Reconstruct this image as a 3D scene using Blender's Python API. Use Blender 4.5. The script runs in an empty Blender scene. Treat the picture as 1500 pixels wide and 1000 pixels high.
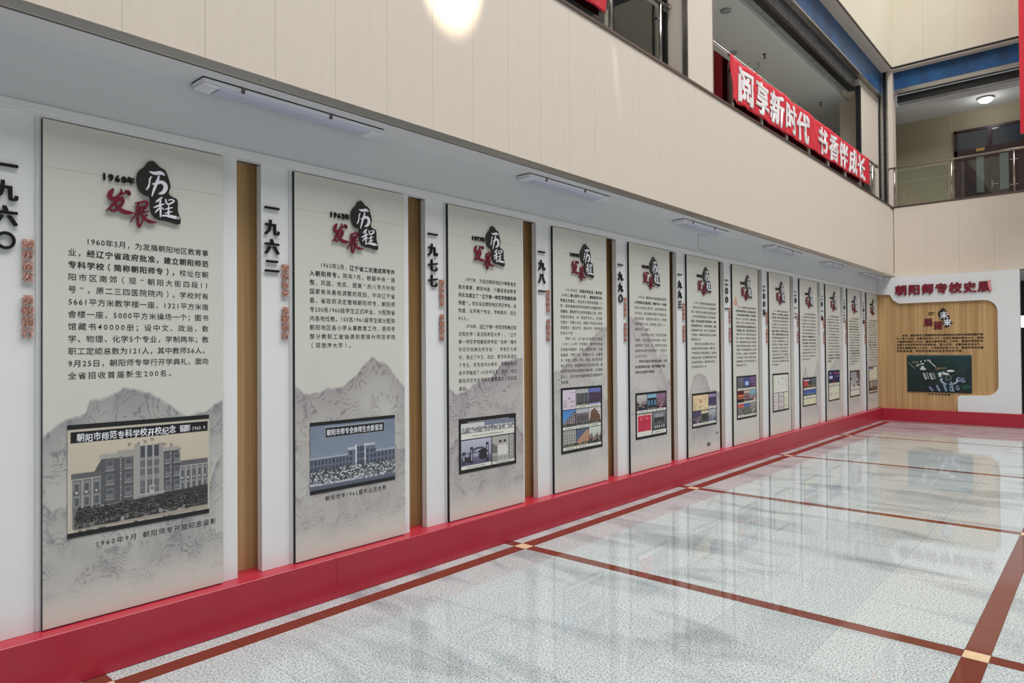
import bpy, bmesh, math, random
import numpy as np
from mathutils import Vector, Matrix
S = bpy.context.scene
COL = S.collection
RX = random.Random(7)

# ------------------------------------------------------------------ camera
def make_camera():
    yaw, pitch, roll = math.radians(41.38), math.radians(0.65), math.radians(-0.412)
    f = Vector((-math.sin(yaw)*math.cos(pitch), math.cos(yaw)*math.cos(pitch), math.sin(pitch)))
    r0 = Vector((math.cos(yaw), math.sin(yaw), 0)); u0 = r0.cross(f)
    r = math.cos(roll)*r0 + math.sin(roll)*u0
    u = -math.sin(roll)*r0 + math.cos(roll)*u0
    cd = bpy.data.cameras.new('camera'); cam = bpy.data.objects.new('camera', cd)
    cd.sensor_width = 36.0; cd.lens = 998.0/1500*36; cd.clip_end = 200
    cam.matrix_world = Matrix(((r.x, u.x, -f.x, 0), (r.y, u.y, -f.y, 0), (r.z, u.z, -f.z, 1.6), (0, 0, 0, 1)))
    COL.objects.link(cam); S.camera = cam
make_camera()

# ------------------------------------------------------------------ world, light, exposure
S.view_settings.view_transform = 'Standard'; S.view_settings.look = 'None'
S.view_settings.gamma = 1.0; S.view_settings.use_curve_mapping = False
S.view_settings.exposure = 0.0
W = bpy.data.worlds.new('world'); S.world = W; W.use_nodes = True
bg = W.node_tree.nodes['Background']
bg.inputs[0].default_value = (0.93, 0.97, 1.0, 1); bg.inputs[1].default_value = 0.21

def area(name, loc, rot, sx, sy, power, col=(1, 1, 1)):
    d = bpy.data.lights.new(name, 'AREA'); d.shape = 'RECTANGLE'; d.size = sx; d.size_y = sy
    d.energy = power; d.color = col
    o = bpy.data.objects.new(name, d); o.location = loc; o.rotation_euler = rot; COL.objects.link(o)
    return o
# the glazed roof of the atrium
area('skylight', (4.3, 7.5, 21.0), (0, 0, 0), 8.4, 27.0, 7300, (1.0, 0.992, 0.975))
def spot(name, loc, target, power, angle, blend, col):
    d = bpy.data.lights.new(name, 'SPOT'); d.energy = power; d.spot_size = math.radians(angle); d.spot_blend = blend
    d.color = col; d.shadow_soft_size = 0.03
    o = bpy.data.objects.new(name, d); o.location = loc
    o.rotation_euler = (Vector(target)-Vector(loc)).to_track_quat('-Z', 'Y').to_euler(); COL.objects.link(o)
spot('sun_glint', (0.4, 3.5, 9.5), (-3.585, 3.42, 4.50), 12000, 7.0, 0.8, (1.0, 0.83, 0.62))
spot('sun_streak', (-3.2, 5.05, 8.2), (-3.585, 5.609, 4.423), 1300, 1.9, 1.0, (1.0, 0.80, 0.6))

# ------------------------------------------------------------------ helpers
def lin(c):
    return tuple(((v/255)/12.92 if v/255 <= .04045 else ((v/255+.055)/1.055)**2.4) for v in c)
def mat(name, rgb, rough=.5, metal=0., noise=None, bump=None, emit=None, spec=None, coat=0):
    """rgb: sRGB 0-255.  noise=(scale, amount, stretch) colour variation; bump=(scale, strength)"""
    m = bpy.data.materials.new(name); m.use_nodes = True
    nt = m.node_tree; b = nt.nodes['Principled BSDF']
    c = lin(rgb)
    b.inputs['Base Color'].default_value = (*c, 1); b.inputs['Roughness'].default_value = rough
    b.inputs['Metallic'].default_value = metal
    if spec is not None: b.inputs['Specular IOR Level'].default_value = spec
    if coat: b.inputs['Coat Weight'].default_value = coat; b.inputs['Coat Roughness'].default_value = .08
    if emit:
        b.inputs['Emission Color'].default_value = (*lin(emit[0]), 1); b.inputs['Emission Strength'].default_value = emit[1]
    if noise or bump:
        g = nt.nodes.new('ShaderNodeNewGeometry')
        mp = nt.nodes.new('ShaderNodeMapping'); nt.links.new(g.outputs['Position'], mp.inputs['Vector'])
        if noise and len(noise) > 2: mp.inputs['Scale'].default_value = noise[2]
    if noise:
        n = nt.nodes.new('ShaderNodeTexNoise'); n.inputs['Scale'].default_value = noise[0]; n.inputs['Detail'].default_value = 4
        nt.links.new(mp.outputs[0], n.inputs['Vector'])
        r = nt.nodes.new('ShaderNodeValToRGB')
        a = noise[1]
        r.color_ramp.elements[0].position = .3; r.color_ramp.elements[1].position = .7
        r.color_ramp.elements[0].color = (*[v*(1-a) for v in c], 1); r.color_ramp.elements[1].color = (*[min(1, v*(1+a)) for v in c], 1)
        nt.links.new(n.outputs['Fac'], r.inputs['Fac']); nt.links.new(r.outputs['Color'], b.inputs['Base Color'])
    if bump:
        n2 = nt.nodes.new('ShaderNodeTexNoise'); n2.inputs['Scale'].default_value = bump[0]; n2.inputs['Detail'].default_value = 3
        nt.links.new(mp.outputs[0], n2.inputs['Vector'])
        bn = nt.nodes.new('ShaderNodeBump'); bn.inputs['Strength'].default_value = bump[1]; bn.inputs['Distance'].default_value = .002
        nt.links.new(n2.outputs['Fac'], bn.inputs['Height']); nt.links.new(bn.outputs[0], b.inputs['Normal'])
    return m

def vcol_mat(name, rough):
    m = bpy.data.materials.new(name); m.use_nodes = True; nt = m.node_tree; b = nt.nodes['Principled BSDF']
    a = nt.nodes.new('ShaderNodeVertexColor'); a.layer_name = 'print'
    nt.links.new(a.outputs['Color'], b.inputs['Base Color']); b.inputs['Roughness'].default_value = rough
    return m

def granite():
    m = bpy.data.materials.new('polished_grey_granite'); m.use_nodes = True; nt = m.node_tree; b = nt.nodes['Principled BSDF']
    L = nt.links.new; N = nt.nodes.new
    g = N('ShaderNodeNewGeometry')
    sp = N('ShaderNodeTexVoronoi'); sp.inputs['Scale'].default_value = 175; L(g.outputs['Position'], sp.inputs['Vector'])
    n1 = N('ShaderNodeTexNoise'); n1.inputs['Scale'].default_value = 95; n1.inputs['Detail'].default_value = 5; n1.inputs['Roughness'].default_value = .75
    L(g.outputs['Position'], n1.inputs['Vector'])
    mp = N('ShaderNodeMapping'); mp.inputs['Rotation'].default_value = (0, 0, .45); mp.inputs['Scale'].default_value = (.55, 1.9, 1)
    L(g.outputs['Position'], mp.inputs['Vector'])
    n2 = N('ShaderNodeTexNoise'); n2.inputs['Scale'].default_value = 1.5; n2.inputs['Detail'].default_value = 5; n2.inputs['Distortion'].default_value = .8
    L(mp.outputs[0], n2.inputs['Vector'])
    r1 = N('ShaderNodeValToRGB'); e = r1.color_ramp.elements
    e[0].position = .36; e[0].color = (*lin((96, 105, 107)), 1); e[1].position = .56; e[1].color = (*lin((206, 213, 213)), 1)
    L(n1.outputs['Fac'], r1.inputs['Fac'])
    r2 = N('ShaderNodeValToRGB'); e = r2.color_ramp.elements
    e[0].position = .30; e[0].color = (.60, .62, .64, 1); e[1].position = .50; e[1].color = (1, 1, 1, 1)
    L(n2.outputs['Fac'], r2.inputs['Fac'])
    r3 = N('ShaderNodeValToRGB'); e = r3.color_ramp.elements
    e[0].position = .0; e[0].color = (.86, .86, .86, 1); e[1].position = 1.; e[1].color = (1.06, 1.06, 1.06, 1)
    L(sp.outputs['Color'], r3.inputs['Fac'])
    x1 = N('ShaderNodeMix'); x1.data_type = 'RGBA'; x1.blend_type = 'MULTIPLY'; x1.inputs[0].default_value = 1
    L(r1.outputs[0], x1.inputs[6]); L(r2.outputs[0], x1.inputs[7])
    x2 = N('ShaderNodeMix'); x2.data_type = 'RGBA'; x2.blend_type = 'MULTIPLY'; x2.inputs[0].default_value = 1
    L(x1.outputs[2], x2.inputs[6]); L(r3.outputs[0], x2.inputs[7])
    oi = N('ShaderNodeObjectInfo'); mr = N('ShaderNodeMapRange'); mr.inputs[3].default_value = .95; mr.inputs[4].default_value = 1.03
    L(oi.outputs['Random'], mr.inputs[0])
    x3 = N('ShaderNodeMix'); x3.data_type = 'RGBA'; x3.blend_type = 'MULTIPLY'; x3.inputs[0].default_value = 1
    cb = N('ShaderNodeCombineColor'); [L(mr.outputs[0], cb.inputs[i]) for i in range(3)]
    L(x2.outputs[2], x3.inputs[6]); L(cb.outputs[0], x3.inputs[7]); L(x3.outputs[2], b.inputs['Base Color'])
    b.inputs['Roughness'].default_value = .035; b.inputs['IOR'].default_value = 1.55
    return m

def wood(name, axis):
    """fine vertical-grain oak laminate; axis = horizontal direction the stripes change along"""
    m = bpy.data.materials.new(name); m.use_nodes = True; nt = m.node_tree; b = nt.nodes['Principled BSDF']
    L = nt.links.new; N = nt.nodes.new
    g = N('ShaderNodeNewGeometry'); mp = N('ShaderNodeMapping'); mp.inputs['Scale'].default_value = (60, 60, .6)
    L(g.outputs['Position'], mp.inputs['Vector'])
    n = N('ShaderNodeTexNoise'); n.inputs['Scale'].default_value = 1; n.inputs['Detail'].default_value = 3; L(mp.outputs[0], n.inputs['Vector'])
    mp2 = N('ShaderNodeMapping'); mp2.inputs['Scale'].default_value = (9, 9, .15); L(g.outputs['Position'], mp2.inputs['Vector'])
    n2 = N('ShaderNodeTexNoise'); n2.inputs['Scale'].default_value = 1; L(mp2.outputs[0], n2.inputs['Vector'])
    ad = N('ShaderNodeMath'); ad.operation = 'ADD'; L(n.outputs['Fac'], ad.inputs[0]); L(n2.outputs['Fac'], ad.inputs[1])
    r = N('ShaderNodeValToRGB'); e = r.color_ramp.elements
    e[0].position = .7/2+.05; e[0].color = (*lin((168, 130, 84)), 1); e[1].position = .62; e[1].color = (*lin((206, 168, 118)), 1)
    hf = N('ShaderNodeMath'); hf.operation = 'MULTIPLY'; hf.inputs[1].default_value = .5; L(ad.outputs[0], hf.inputs[0])
    L(hf.outputs[0], r.inputs['Fac']); L(r.outputs[0], b.inputs['Base Color']); b.inputs['Roughness'].default_value = .5
    return m

def glass(name, tint, refl=.10):
    m = bpy.data.materials.new(name); m.use_nodes = True; nt = m.node_tree
    for n in list(nt.nodes):
        if n.type == 'BSDF_PRINCIPLED': nt.nodes.remove(n)
    out = [n for n in nt.nodes if n.type == 'OUTPUT_MATERIAL'][0]
    t = nt.nodes.new('ShaderNodeBsdfTransparent'); t.inputs[0].default_value = (*tint, 1)
    gl = nt.nodes.new('ShaderNodeBsdfGlossy'); gl.inputs['Roughness'].default_value = .02
    fr = nt.nodes.new('ShaderNodeFresnel'); fr.inputs[0].default_value = 1.5
    mx = nt.nodes.new('ShaderNodeMixShader')
    nt.links.new(fr.outputs[0], mx.inputs[0]); nt.links.new(t.outputs[0], mx.inputs[1]); nt.links.new(gl.outputs[0], mx.inputs[2])
    nt.links.new(mx.outputs[0], out.inputs[0])
    return m

M = dict(
 granite=granite(),
 grout=mat('grout', (210, 208, 202), .8),
 brown=mat('brown_red_granite', (112, 58, 46), .06, noise=(140, .22)),
 accent=mat('beige_marble', (214, 186, 150), .08, noise=(40, .08)),
 red=mat('crimson_lacquer', (172, 40, 58), .30, noise=(3, .03)),
 white=mat('white_laminate', (226, 227, 228), .42, noise=(2.2, .015)),
 soffit=mat('soffit_paint', (212, 214, 217), .8, noise=(1.2, .02)),
 cream=mat('cream_cladding', (211, 200, 187), .62, noise=(26, .018, (1, 1, .12)), bump=(160, .12)),
 cream2=mat('pale_cream_cladding', (207, 200, 181), .6, noise=(26, .018, (1, 1, .12)), bump=(160, .12)),
 panelface=mat('cream_panel_face', (207, 206, 198), .38),
 black=mat('black_edge', (22, 22, 24), .4),
 ink=mat('black_ink', (30, 29, 30), .5),
 inkbold=mat('dense_black_ink', (14, 13, 14), .5),
 blackletter=mat('black_acrylic', (16, 16, 18), .3),
 crimson=mat('crimson_acrylic', (114, 22, 46), .35),
 whiteletter=mat('white_acrylic', (226, 228, 236), .4),
 orange=mat('salmon_acrylic', (194, 138, 120), .4),
 plate=mat('charcoal_plate', (38, 34, 33), .35),
 steel=mat('brushed_steel', (168, 164, 158), .32, .95, noise=(3, .10, (1, .4, 6)), bump=(90, .05)),
 darksteel=mat('dark_bronze_trim', (120, 108, 102), .35, .85),
 chrome=mat('polished_steel', (186, 180, 172), .27, 1.0),
 blackmetal=mat('black_metal', (20, 21, 24), .4),
 blue=mat('blue_painted_steel', (16, 78, 130), .45, noise=(2.4, .45)),
 shutter=mat('galvanised_shutter_box', (150, 150, 150), .6, .1, noise=(6, .2)),
 galceil=mat('gallery_ceiling_paint', (208, 210, 208), .9),
 olive=mat('olive_wall_cladding', (172, 164, 138), .6, noise=(20, .02)),
 wood_l=wood('oak_laminate', 'y'),
 door_and_refl_red=mat('dark_red_door_and_reflection', (62, 40, 42), .35),
 darkglass=mat('dark_glazing', (58, 66, 78), .08),
 frost=mat('frosted_strip', (120, 132, 130), .3),
 brass=mat('brass_plate', (196, 164, 92), .4, .4),
 cloth=mat('red_banner_cloth', (206, 34, 52), .75, noise=(5, .08), bump=(200, .2)),
 clothwhite=mat('white_cloth_print', (232, 226, 226), .75),
 diffuser=mat('frosted_diffuser', (190, 192, 212), .35),
 lampwhite=mat('white_plastic', (220, 220, 228), .4),
 lampon=mat('lit_glass_bowl', (240, 245, 245), .4, emit=((236, 250, 246), 2.2)),
 lightbox=mat('lit_sign_face', (240, 245, 240), .4, emit=((232, 245, 236), 1.1)),
 glass=glass('clear_glass', (.90, .94, .91)),
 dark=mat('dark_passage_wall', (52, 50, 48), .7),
 edge=mat('ivory_edge_band', (240, 234, 214), .4),
 printm=vcol_mat('printed_colour', .38),
 photom=vcol_mat('photo_colour', .3),
 gallfloor=mat('gallery_floor', (206, 202, 194), .25),
 letterred=mat('crimson_sign_letter', (124, 18, 40), .4),
 pinkfilm=mat('peeling_pale_film', (222, 150, 146), .5),
)

ORI = {}
def origin(o): return ORI.get(o.name, Vector((0, 0, 0)))
def tag(o, label=None, cat=None, group=None, kind=None):
    if label: o['label'] = label
    if cat: o['category'] = cat
    if group: o['group'] = group
    if kind: o['kind'] = kind
    return o
def thing(name, loc, label, cat, group=None):
    o = bpy.data.objects.new(name, None); o.location = loc; o.empty_display_size = .2; COL.objects.link(o)
    ORI[o.name] = Vector(loc); tag(o, label, cat, group); return o
def link(name, me, parent=None, org=None):
    """verts of me are in world coordinates; they are shifted to the origin of the parent (or org)"""
    if parent is not None: org = origin(parent)
    if org is None: org = Vector((0, 0, 0))
    if org.length > 0: me.transform(Matrix.Translation(-Vector(org)))
    o = bpy.data.objects.new(name, me); COL.objects.link(o)
    if parent is not None: o.parent = parent
    else: o.location = org
    ORI[o.name] = Vector(org)
    return o

class MB:
    def __init__(s): s.v = []; s.f = []; s.mi = []; s.mats = []; s.cur = 0
    def m(s, mt):
        if mt not in s.mats: s.mats.append(mt)
        s.cur = s.mats.index(mt); return s
    def add(s, vs, fs):
        n = len(s.v); s.v += [tuple(v) for v in vs]; s.f += [tuple(i+n for i in f) for f in fs]; s.mi += [s.cur]*len(fs)
    def box(s, x0, x1, y0, y1, z0, z1):
        vs = [(x, y, z) for x in (x0, x1) for y in (y0, y1) for z in (z0, z1)]
        s.add(vs, [(0, 1, 3, 2), (4, 6, 7, 5), (0, 4, 5, 1), (2, 3, 7, 6), (0, 2, 6, 4), (1, 5, 7, 3)]); return s
    def quad(s, a, b, c, d): s.add([a, b, c, d], [(0, 1, 2, 3)]); return s
    def tube(s, pts, r, n=10, cap=True):
        pts = [Vector(p) for p in pts]; rings = []
        for i, p in enumerate(pts):
            d = (pts[min(i+1, len(pts)-1)]-pts[max(i-1, 0)]).normalized()
            up = Vector((0, 0, 1)) if abs(d.z) < .9 else Vector((1, 0, 0))
            a = d.cross(up).normalized(); b = d.cross(a).normalized()
            rr = r[i] if isinstance(r, (list, tuple)) else r
            rings.append([p+a*math.cos(2*math.pi*k/n)*rr+b*math.sin(2*math.pi*k/n)*rr for k in range(n)])
        vs = [v for q in rings for v in q]; fs = []
        for i in range(len(rings)-1):
            for k in range(n):
                fs.append((i*n+k, i*n+(k+1) % n, (i+1)*n+(k+1) % n, (i+1)*n+k))
        if cap: fs += [tuple(range(n))[::-1], tuple((len(rings)-1)*n+k for k in range(n))]
        s.add(vs, fs); return s
    def lathe(s, c, prof, n=20):
        c = Vector(c); vs = []; fs = []
        for r, z in prof:
            for k in range(n): vs.append((c.x+r*math.cos(2*math.pi*k/n), c.y+r*math.sin(2*math.pi*k/n), c.z+z))
        for i in range(len(prof)-1):
            for k in range(n): fs.append((i*n+k, i*n+(k+1) % n, (i+1)*n+(k+1) % n, (i+1)*n+k))
        s.add(vs, fs); return s
    def mesh(s, name, bevel=0, smooth=False):
        me = bpy.data.meshes.new(name); me.from_pydata(s.v, [], s.f)
        for mt in s.mats: me.materials.append(mt)
        me.polygons.foreach_set('material_index', s.mi)
        bm = bmesh.new(); bm.from_mesh(me)
        bmesh.ops.recalc_face_normals(bm, faces=bm.faces)
        if bevel: bmesh.ops.bevel(bm, geom=bm.edges[:], offset=bevel, segments=1, affect='EDGES', profile=.5)
        if smooth:
            for f in bm.faces: f.smooth = len(f.verts) == 4
        bm.to_mesh(me); bm.free(); me.update()
        return me
    def obj(s, name, parent=None, org=None, bevel=0, smooth=False):
        return link(name, s.mesh(name, bevel, smooth), parent, org)
def box(name, b, mt, parent=None, org=None, bevel=0):
    return MB().m(mt).box(*b).obj(name, parent, org, bevel)
def struct(name, b, mt, bevel=0):
    o = MB().m(mt).box(*b).obj(name, None, Vector(((b[0]+b[1])/2, (b[2]+b[3])/2, b[4])), bevel); o['kind'] = 'structure'; return o

# ------------------------------------------------------------------ glyphs
GL = {}
def load_glyphs(reqs):
    """reqs: set of (char, bold 0/1/2, extruded 0/1, res)"""
    tmp = []
    for key in sorted(reqs):
        ch, bold, ex, res = key
        if ch.isspace(): GL[key] = None; continue
        cu = bpy.data.curves.new('t', 'FONT'); cu.body = ch; cu.size = 1; cu.resolution_u = res
        cu.offset = .004; cu.extrude = .10 if ex else 0
        cu.fill_mode = 'BOTH'
        o = bpy.data.objects.new('t', cu); COL.objects.link(o); tmp.append((key, o))
    dg = bpy.context.evaluated_depsgraph_get(); dg.update()
    for key, o in tmp:
        ch, bold, ex, res = key
        me = bpy.data.meshes.new_from_object(o.evaluated_get(dg))
        me.calc_loop_triangles()
        nv = len(me.vertices); v = np.zeros(nv*3); me.vertices.foreach_get('co', v); v = v.reshape(-1, 3)
        t = np.zeros(len(me.loop_triangles)*3, dtype=np.int32); me.loop_triangles.foreach_get('vertices', t); t = t.reshape(-1, 3)
        sh = {0: [(0, 0)], 3: [(0, 0)], 1: [(-.014, 0), (.014, 0), (0, .012)], 2: [(-.016, -.008), (.016, -.008), (-.016, .010), (.016, .010)],
              5: [(-.036, -.022), (.036, -.022), (-.036, .022), (.036, .022), (0, 0)],
              4: [(-.024, -.014), (.024, -.014), (-.024, .014), (.024, .014)]}[bold]
        VV = []; TT = []
        for q, (dx, dy) in enumerate(sh):
            w = v.copy(); w[:, 0] += dx; w[:, 1] += dy; w[:, 2] += .0015*q; VV.append(w); TT.append(t+q*nv)
        v = np.concatenate(VV); t = np.concatenate(TT)
        GL[key] = (v, t)
        cu = o.data; bpy.data.objects.remove(o); bpy.data.curves.remove(cu); bpy.data.meshes.remove(me)
    # em box of the CJK face: centre and size taken from a full-width glyph
def wch(ch):
    return .56 if ch in '0123456789.-' else (.5 if ch == ' ' else 1.0)
CJK_C = (.5, .38); 
def glyph_arrays(items, to3d, depth=0.0):
    """items: (char,bold,ex,res,cu,cv,size_u,size_v); to3d(u,v,n)->xyz arrays"""
    V = []; T = []; n = 0
    for ch, bold, ex, res, cu, cv, su, sv in items:
        g = GL.get((ch, bold, ex, res))
        if g is None: continue
        v, t = g
        if ch in '0123456789.-':
            cx = (v[:, 0].min()+v[:, 0].max())/2; cy = .36
        elif ch in '，。、；：':
            cx = (v[:, 0].min()+v[:, 0].max())/2+.25; cy = CJK_C[1]
        elif ch in '“”（）《》·': cx = (v[:, 0].min()+v[:, 0].max())/2; cy = CJK_C[1]
        else: cx, cy = CJK_C
        u = (v[:, 0]-cx)*su+cu; w = (v[:, 1]-cy)*sv+cv
        nn = v[:, 2]/.10*depth/2+depth/2 if ex else v[:, 2]*su
        V.append(to3d(u, w, nn)); T.append(t+n); n += len(v)
    if not V: return None
    return np.concatenate(V), np.concatenate(T)
def mesh_np(name, V, F, mt, color=None):
    me = bpy.data.meshes.new(name)
    k = F.shape[1]
    me.vertices.add(len(V)); me.vertices.foreach_set('co', V.astype(np.float32).ravel())
    me.loops.add(F.size); me.loops.foreach_set('vertex_index', F.astype(np.int32).ravel())
    me.polygons.add(len(F)); me.polygons.foreach_set('loop_start', np.arange(0, F.size, k, dtype=np.int32))
    me.materials.append(mt)
    if color is not None:
        a = me.color_attributes.new('print', 'FLOAT_COLOR', 'POINT')
        c = np.ones((len(V), 4), np.float32); c[:, :3] = color.reshape(-1, 3); a.data.foreach_set('color', c.ravel())
    me.update(calc_edges=True); me.validate()
    return me
def text_obj(name, items, to3d, mt, parent, depth=0.0):
    r = glyph_arrays(items, to3d, depth)
    if r is None: return None
    o = link(name, mesh_np(name, r[0], r[1], mt), parent)
    if len(items) > 1: o['kind'] = 'stuff'
    return o

# ------------------------------------------------------------------ brush strokes
def brush(strokes, to3d, depth, n_per=5):
    V = []; F = []
    for li, st in enumerate(strokes):
        P = [Vector(p[:2]) for p in st]; Wd = [p[2] for p in st]
        pts = []; ws = []
        for i in range(len(P)-1):
            p0 = P[max(i-1, 0)]; p1 = P[i]; p2 = P[i+1]; p3 = P[min(i+2, len(P)-1)]
            for k in range(n_per):
                t = k/n_per
                q = .5*((2*p1)+(p2-p0)*t+(2*p0-5*p1+4*p2-p3)*t*t+(-p0+3*p1-3*p2+p3)*t**3)
                pts.append(q); ws.append(Wd[i]*(1-t)+Wd[i+1]*t)
        pts.append(P[-1]); ws.append(Wd[-1])
        # rounded ends
        n = len(V); m = len(pts); dz = depth+li*.00015
        for i, q in enumerate(pts):
            d = (pts[min(i+1, m-1)]-pts[max(i-1, 0)])
            d = d.normalized() if d.length > 0 else Vector((1, 0)); a = Vector((-d.y, d.x))*ws[i]/2
            for s_, nn in ((1, dz), (-1, dz), (1, 0), (-1, 0)): V.append(to3d(q.x+a.x*s_, q.y+a.y*s_, nn))
        for i in range(m-1):
            b = n+i*4; c = b+4
            F += [(b, b+1, c+1, c), (b, c, c+2, b+2), (b+1, b+3, c+3, c+1)]
        # round caps
        for i, sg in ((0, -1), (m-1, 1)):
            q = pts[i]; r = ws[i]/2; b = len(V); K = 8
            V.append(to3d(q.x, q.y, dz))
            for k in range(K): V.append(to3d(q.x+r*math.cos(2*math.pi*k/K), q.y+r*math.sin(2*math.pi*k/K), dz))
            for k in range(K): V.append(to3d(q.x+r*math.cos(2*math.pi*k/K), q.y+r*math.sin(2*math.pi*k/K), 0))
            for k in range(K):
                F.append((b, b+1+k, b+1+(k+1) % K)); F.append((b+1+k, b+1+K+k, b+1+K+(k+1) % K, b+1+(k+1) % K))
    return V, F
def smooth_poly(pts, n=4):
    out = []; m = len(pts)
    for i in range(m):
        p0, p1, p2, p3 = [Vector(pts[(i+k) % m][:2]) for k in (-1, 0, 1, 2)]
        for k in range(n):
            t = k/n
            out.append(.5*((2*p1)+(p2-p0)*t+(2*p0-5*p1+4*p2-p3)*t*t+(-p0+3*p1-3*p2+p3)*t**3))
    return out
def prism(name, poly, to3d, n0, n1, mt, parent, mt_side=None):
    """flat outline given in (u,v), thickness n0..n1"""
    bm = bmesh.new(); front = [bm.verts.new(to3d(p[0], p[1], n1)) for p in poly]; back = [bm.verts.new(to3d(p[0], p[1], n0)) for p in poly]
    m = len(poly); ff = bm.faces.new(front)
    bm.faces.new(back[::-1])
    for i in range(m):
        f = bm.faces.new((front[i], back[i], back[(i+1) % m], front[(i+1) % m]))
        if mt_side: f.material_index = 1
    bmesh.ops.recalc_face_normals(bm, faces=bm.faces)
    bmesh.ops.triangulate(bm, faces=[f for f in bm.faces if len(f.verts) > 4])
    me = bpy.data.meshes.new(name); bm.to_mesh(me); bm.free(); me.materials.append(mt)
    if mt_side: me.materials.append(mt_side)
    return link(name, me, parent)

# ------------------------------------------------------------------ raster painter for printed matter
def vnoise(w, h, sx, sy, rng):
    gx, gy = max(2, int(sx)+2), max(2, int(sy)+2); g = rng.random((gy, gx))
    x = np.linspace(0, gx-1.001, w); y = np.linspace(0, gy-1.001, h)
    xi = x.astype(int); yi = y.astype(int); fx = x-xi; fy = y-yi
    fx = fx*fx*(3-2*fx); fy = fy*fy*(3-2*fy)
    a = g[np.ix_(yi, xi)]; b = g[np.ix_(yi, xi+1)]; c = g[np.ix_(yi+1, xi)]; d = g[np.ix_(yi+1, xi+1)]
    return (a*(1-fx)+b*fx)*(1-fy)[:, None]+(c*(1-fx)+d*fx)*fy[:, None]
def fbm(w, h, sx, sy, rng, o=5):
    r = np.zeros((h, w)); a = .5; t = 0
    for k in range(o): r += a*vnoise(w, h, sx*2**k, sy*2**k, rng); t += a; a *= .55
    return r/t
class Cv:
    """canvas, row 0 = top; colours sRGB 0-255"""
    def __init__(s, w, h, c=(0, 0, 0), seed=1):
        s.w, s.h = w, h; s.a = np.zeros((h, w, 3)); s.a[:] = c; s.r = np.random.default_rng(seed)
        s.X, s.Y = np.meshgrid((np.arange(w)+.5)/w, (np.arange(h)+.5)/h)
    def rect(s, x0, y0, x1, y1, c):
        s.a[int(round(y0*s.h)):int(round(y1*s.h)), int(round(x0*s.w)):int(round(x1*s.w))] = c
    def poly(s, pts, c, alpha=1):
        m = np.zeros((s.h, s.w), bool); n = len(pts)
        for i in range(n):
            x0, y0 = pts[i]; x1, y1 = pts[(i+1) % n]
            if y0 == y1: continue
            cond = ((s.Y < y0) != (s.Y < y1)) & (s.X < (x1-x0)*(s.Y-y0)/(y1-y0)+x0)
            m ^= cond
        s.a[m] = s.a[m]*(1-alpha)+np.array(c)*alpha
    def ell(s, cx, cy, rx, ry, c):
        s.a[((s.X-cx)/rx)**2+((s.Y-cy)/ry)**2 < 1] = c
    def line(s, x0, y0, x1, y1, c, wd=.01):
        d = math.hypot(x1-x0, y1-y0)+1e-9; nx, ny = -(y1-y0)/d*wd/2, (x1-x0)/d*wd/2
        s.poly([(x0+nx, y0+ny), (x1+nx, y1+ny), (x1-nx, y1-ny), (x0-nx, y0-ny)], c)
    def grad(s, x0, y0, x1, y1, c0, c1):
        a, b, c, d = int(round(y0*s.h)), int(round(y1*s.h)), int(round(x0*s.w)), int(round(x1*s.w))
        if b <= a or d <= c: return
        t = np.linspace(0, 1, b-a)[:, None, None]; s.a[a:b, c:d] = np.array(c0)*(1-t)+np.array(c1)*t
    def grain(s, amt): s.a += (s.r.random((s.h, s.w, 1))-.5)*2*amt
    def sub(s, x0, y0, x1, y1, fn, seed):
        a, b, c, d = int(round(y0*s.h)), int(round(y1*s.h)), int(round(x0*s.w)), int(round(x1*s.w))
        k = Cv(max(4, d-c), max(4, b-a), seed=seed); fn(k); s.a[a:b, c:d] = k.a[:b-a, :d-c]
    def lin(s):
        c = np.clip(s.a, 0, 255)/255; return np.where(c <= .04045, c/12.92, ((c+.055)/1.055)**2.4)
def canvas_obj(name, cv, u0, u1, v0, v1, to3d, n, mt, parent):
    w, h = cv.w, cv.h
    U, V = np.meshgrid(np.linspace(u0, u1, w), np.linspace(v1, v0, h))
    P = to3d(U.ravel(), V.ravel(), np.full(w*h, n))
    i = np.arange(w*h).reshape(h, w)
    F = np.stack([i[1:, :-1], i[1:, 1:], i[:-1, 1:], i[:-1, :-1]], -1).reshape(-1, 4)
    return link(name, mesh_np(name, P, F, mt, cv.lin()), parent)
BLOB=[(0.4884,2.6224),(0.4691,2.6082),(0.4547,2.5823),(0.4309,2.5599),(0.4191,2.5348),(0.4182,2.4991),(0.4261,2.465),(0.4403,2.442),(0.4641,2.4306),(0.4843,2.4288),(0.4833,2.3927),(0.4857,2.3622),(0.4978,2.3331),(0.5173,2.3152),(0.5518,2.3096),(0.5868,2.3065),(0.6172,2.3001),(0.6377,2.3028),(0.6439,2.3195),(0.6377,2.3478),(0.6285,2.373),(0.6286,2.4153),(0.6225,2.4381),(0.6021,2.4454),(0.5845,2.4556),(0.581,2.4707),(0.5896,2.4984),(0.5861,2.5241),(0.5746,2.5587),(0.5621,2.5851),(0.5348,2.598),(0.5176,2.6128),(0.503,2.6228)]
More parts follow.
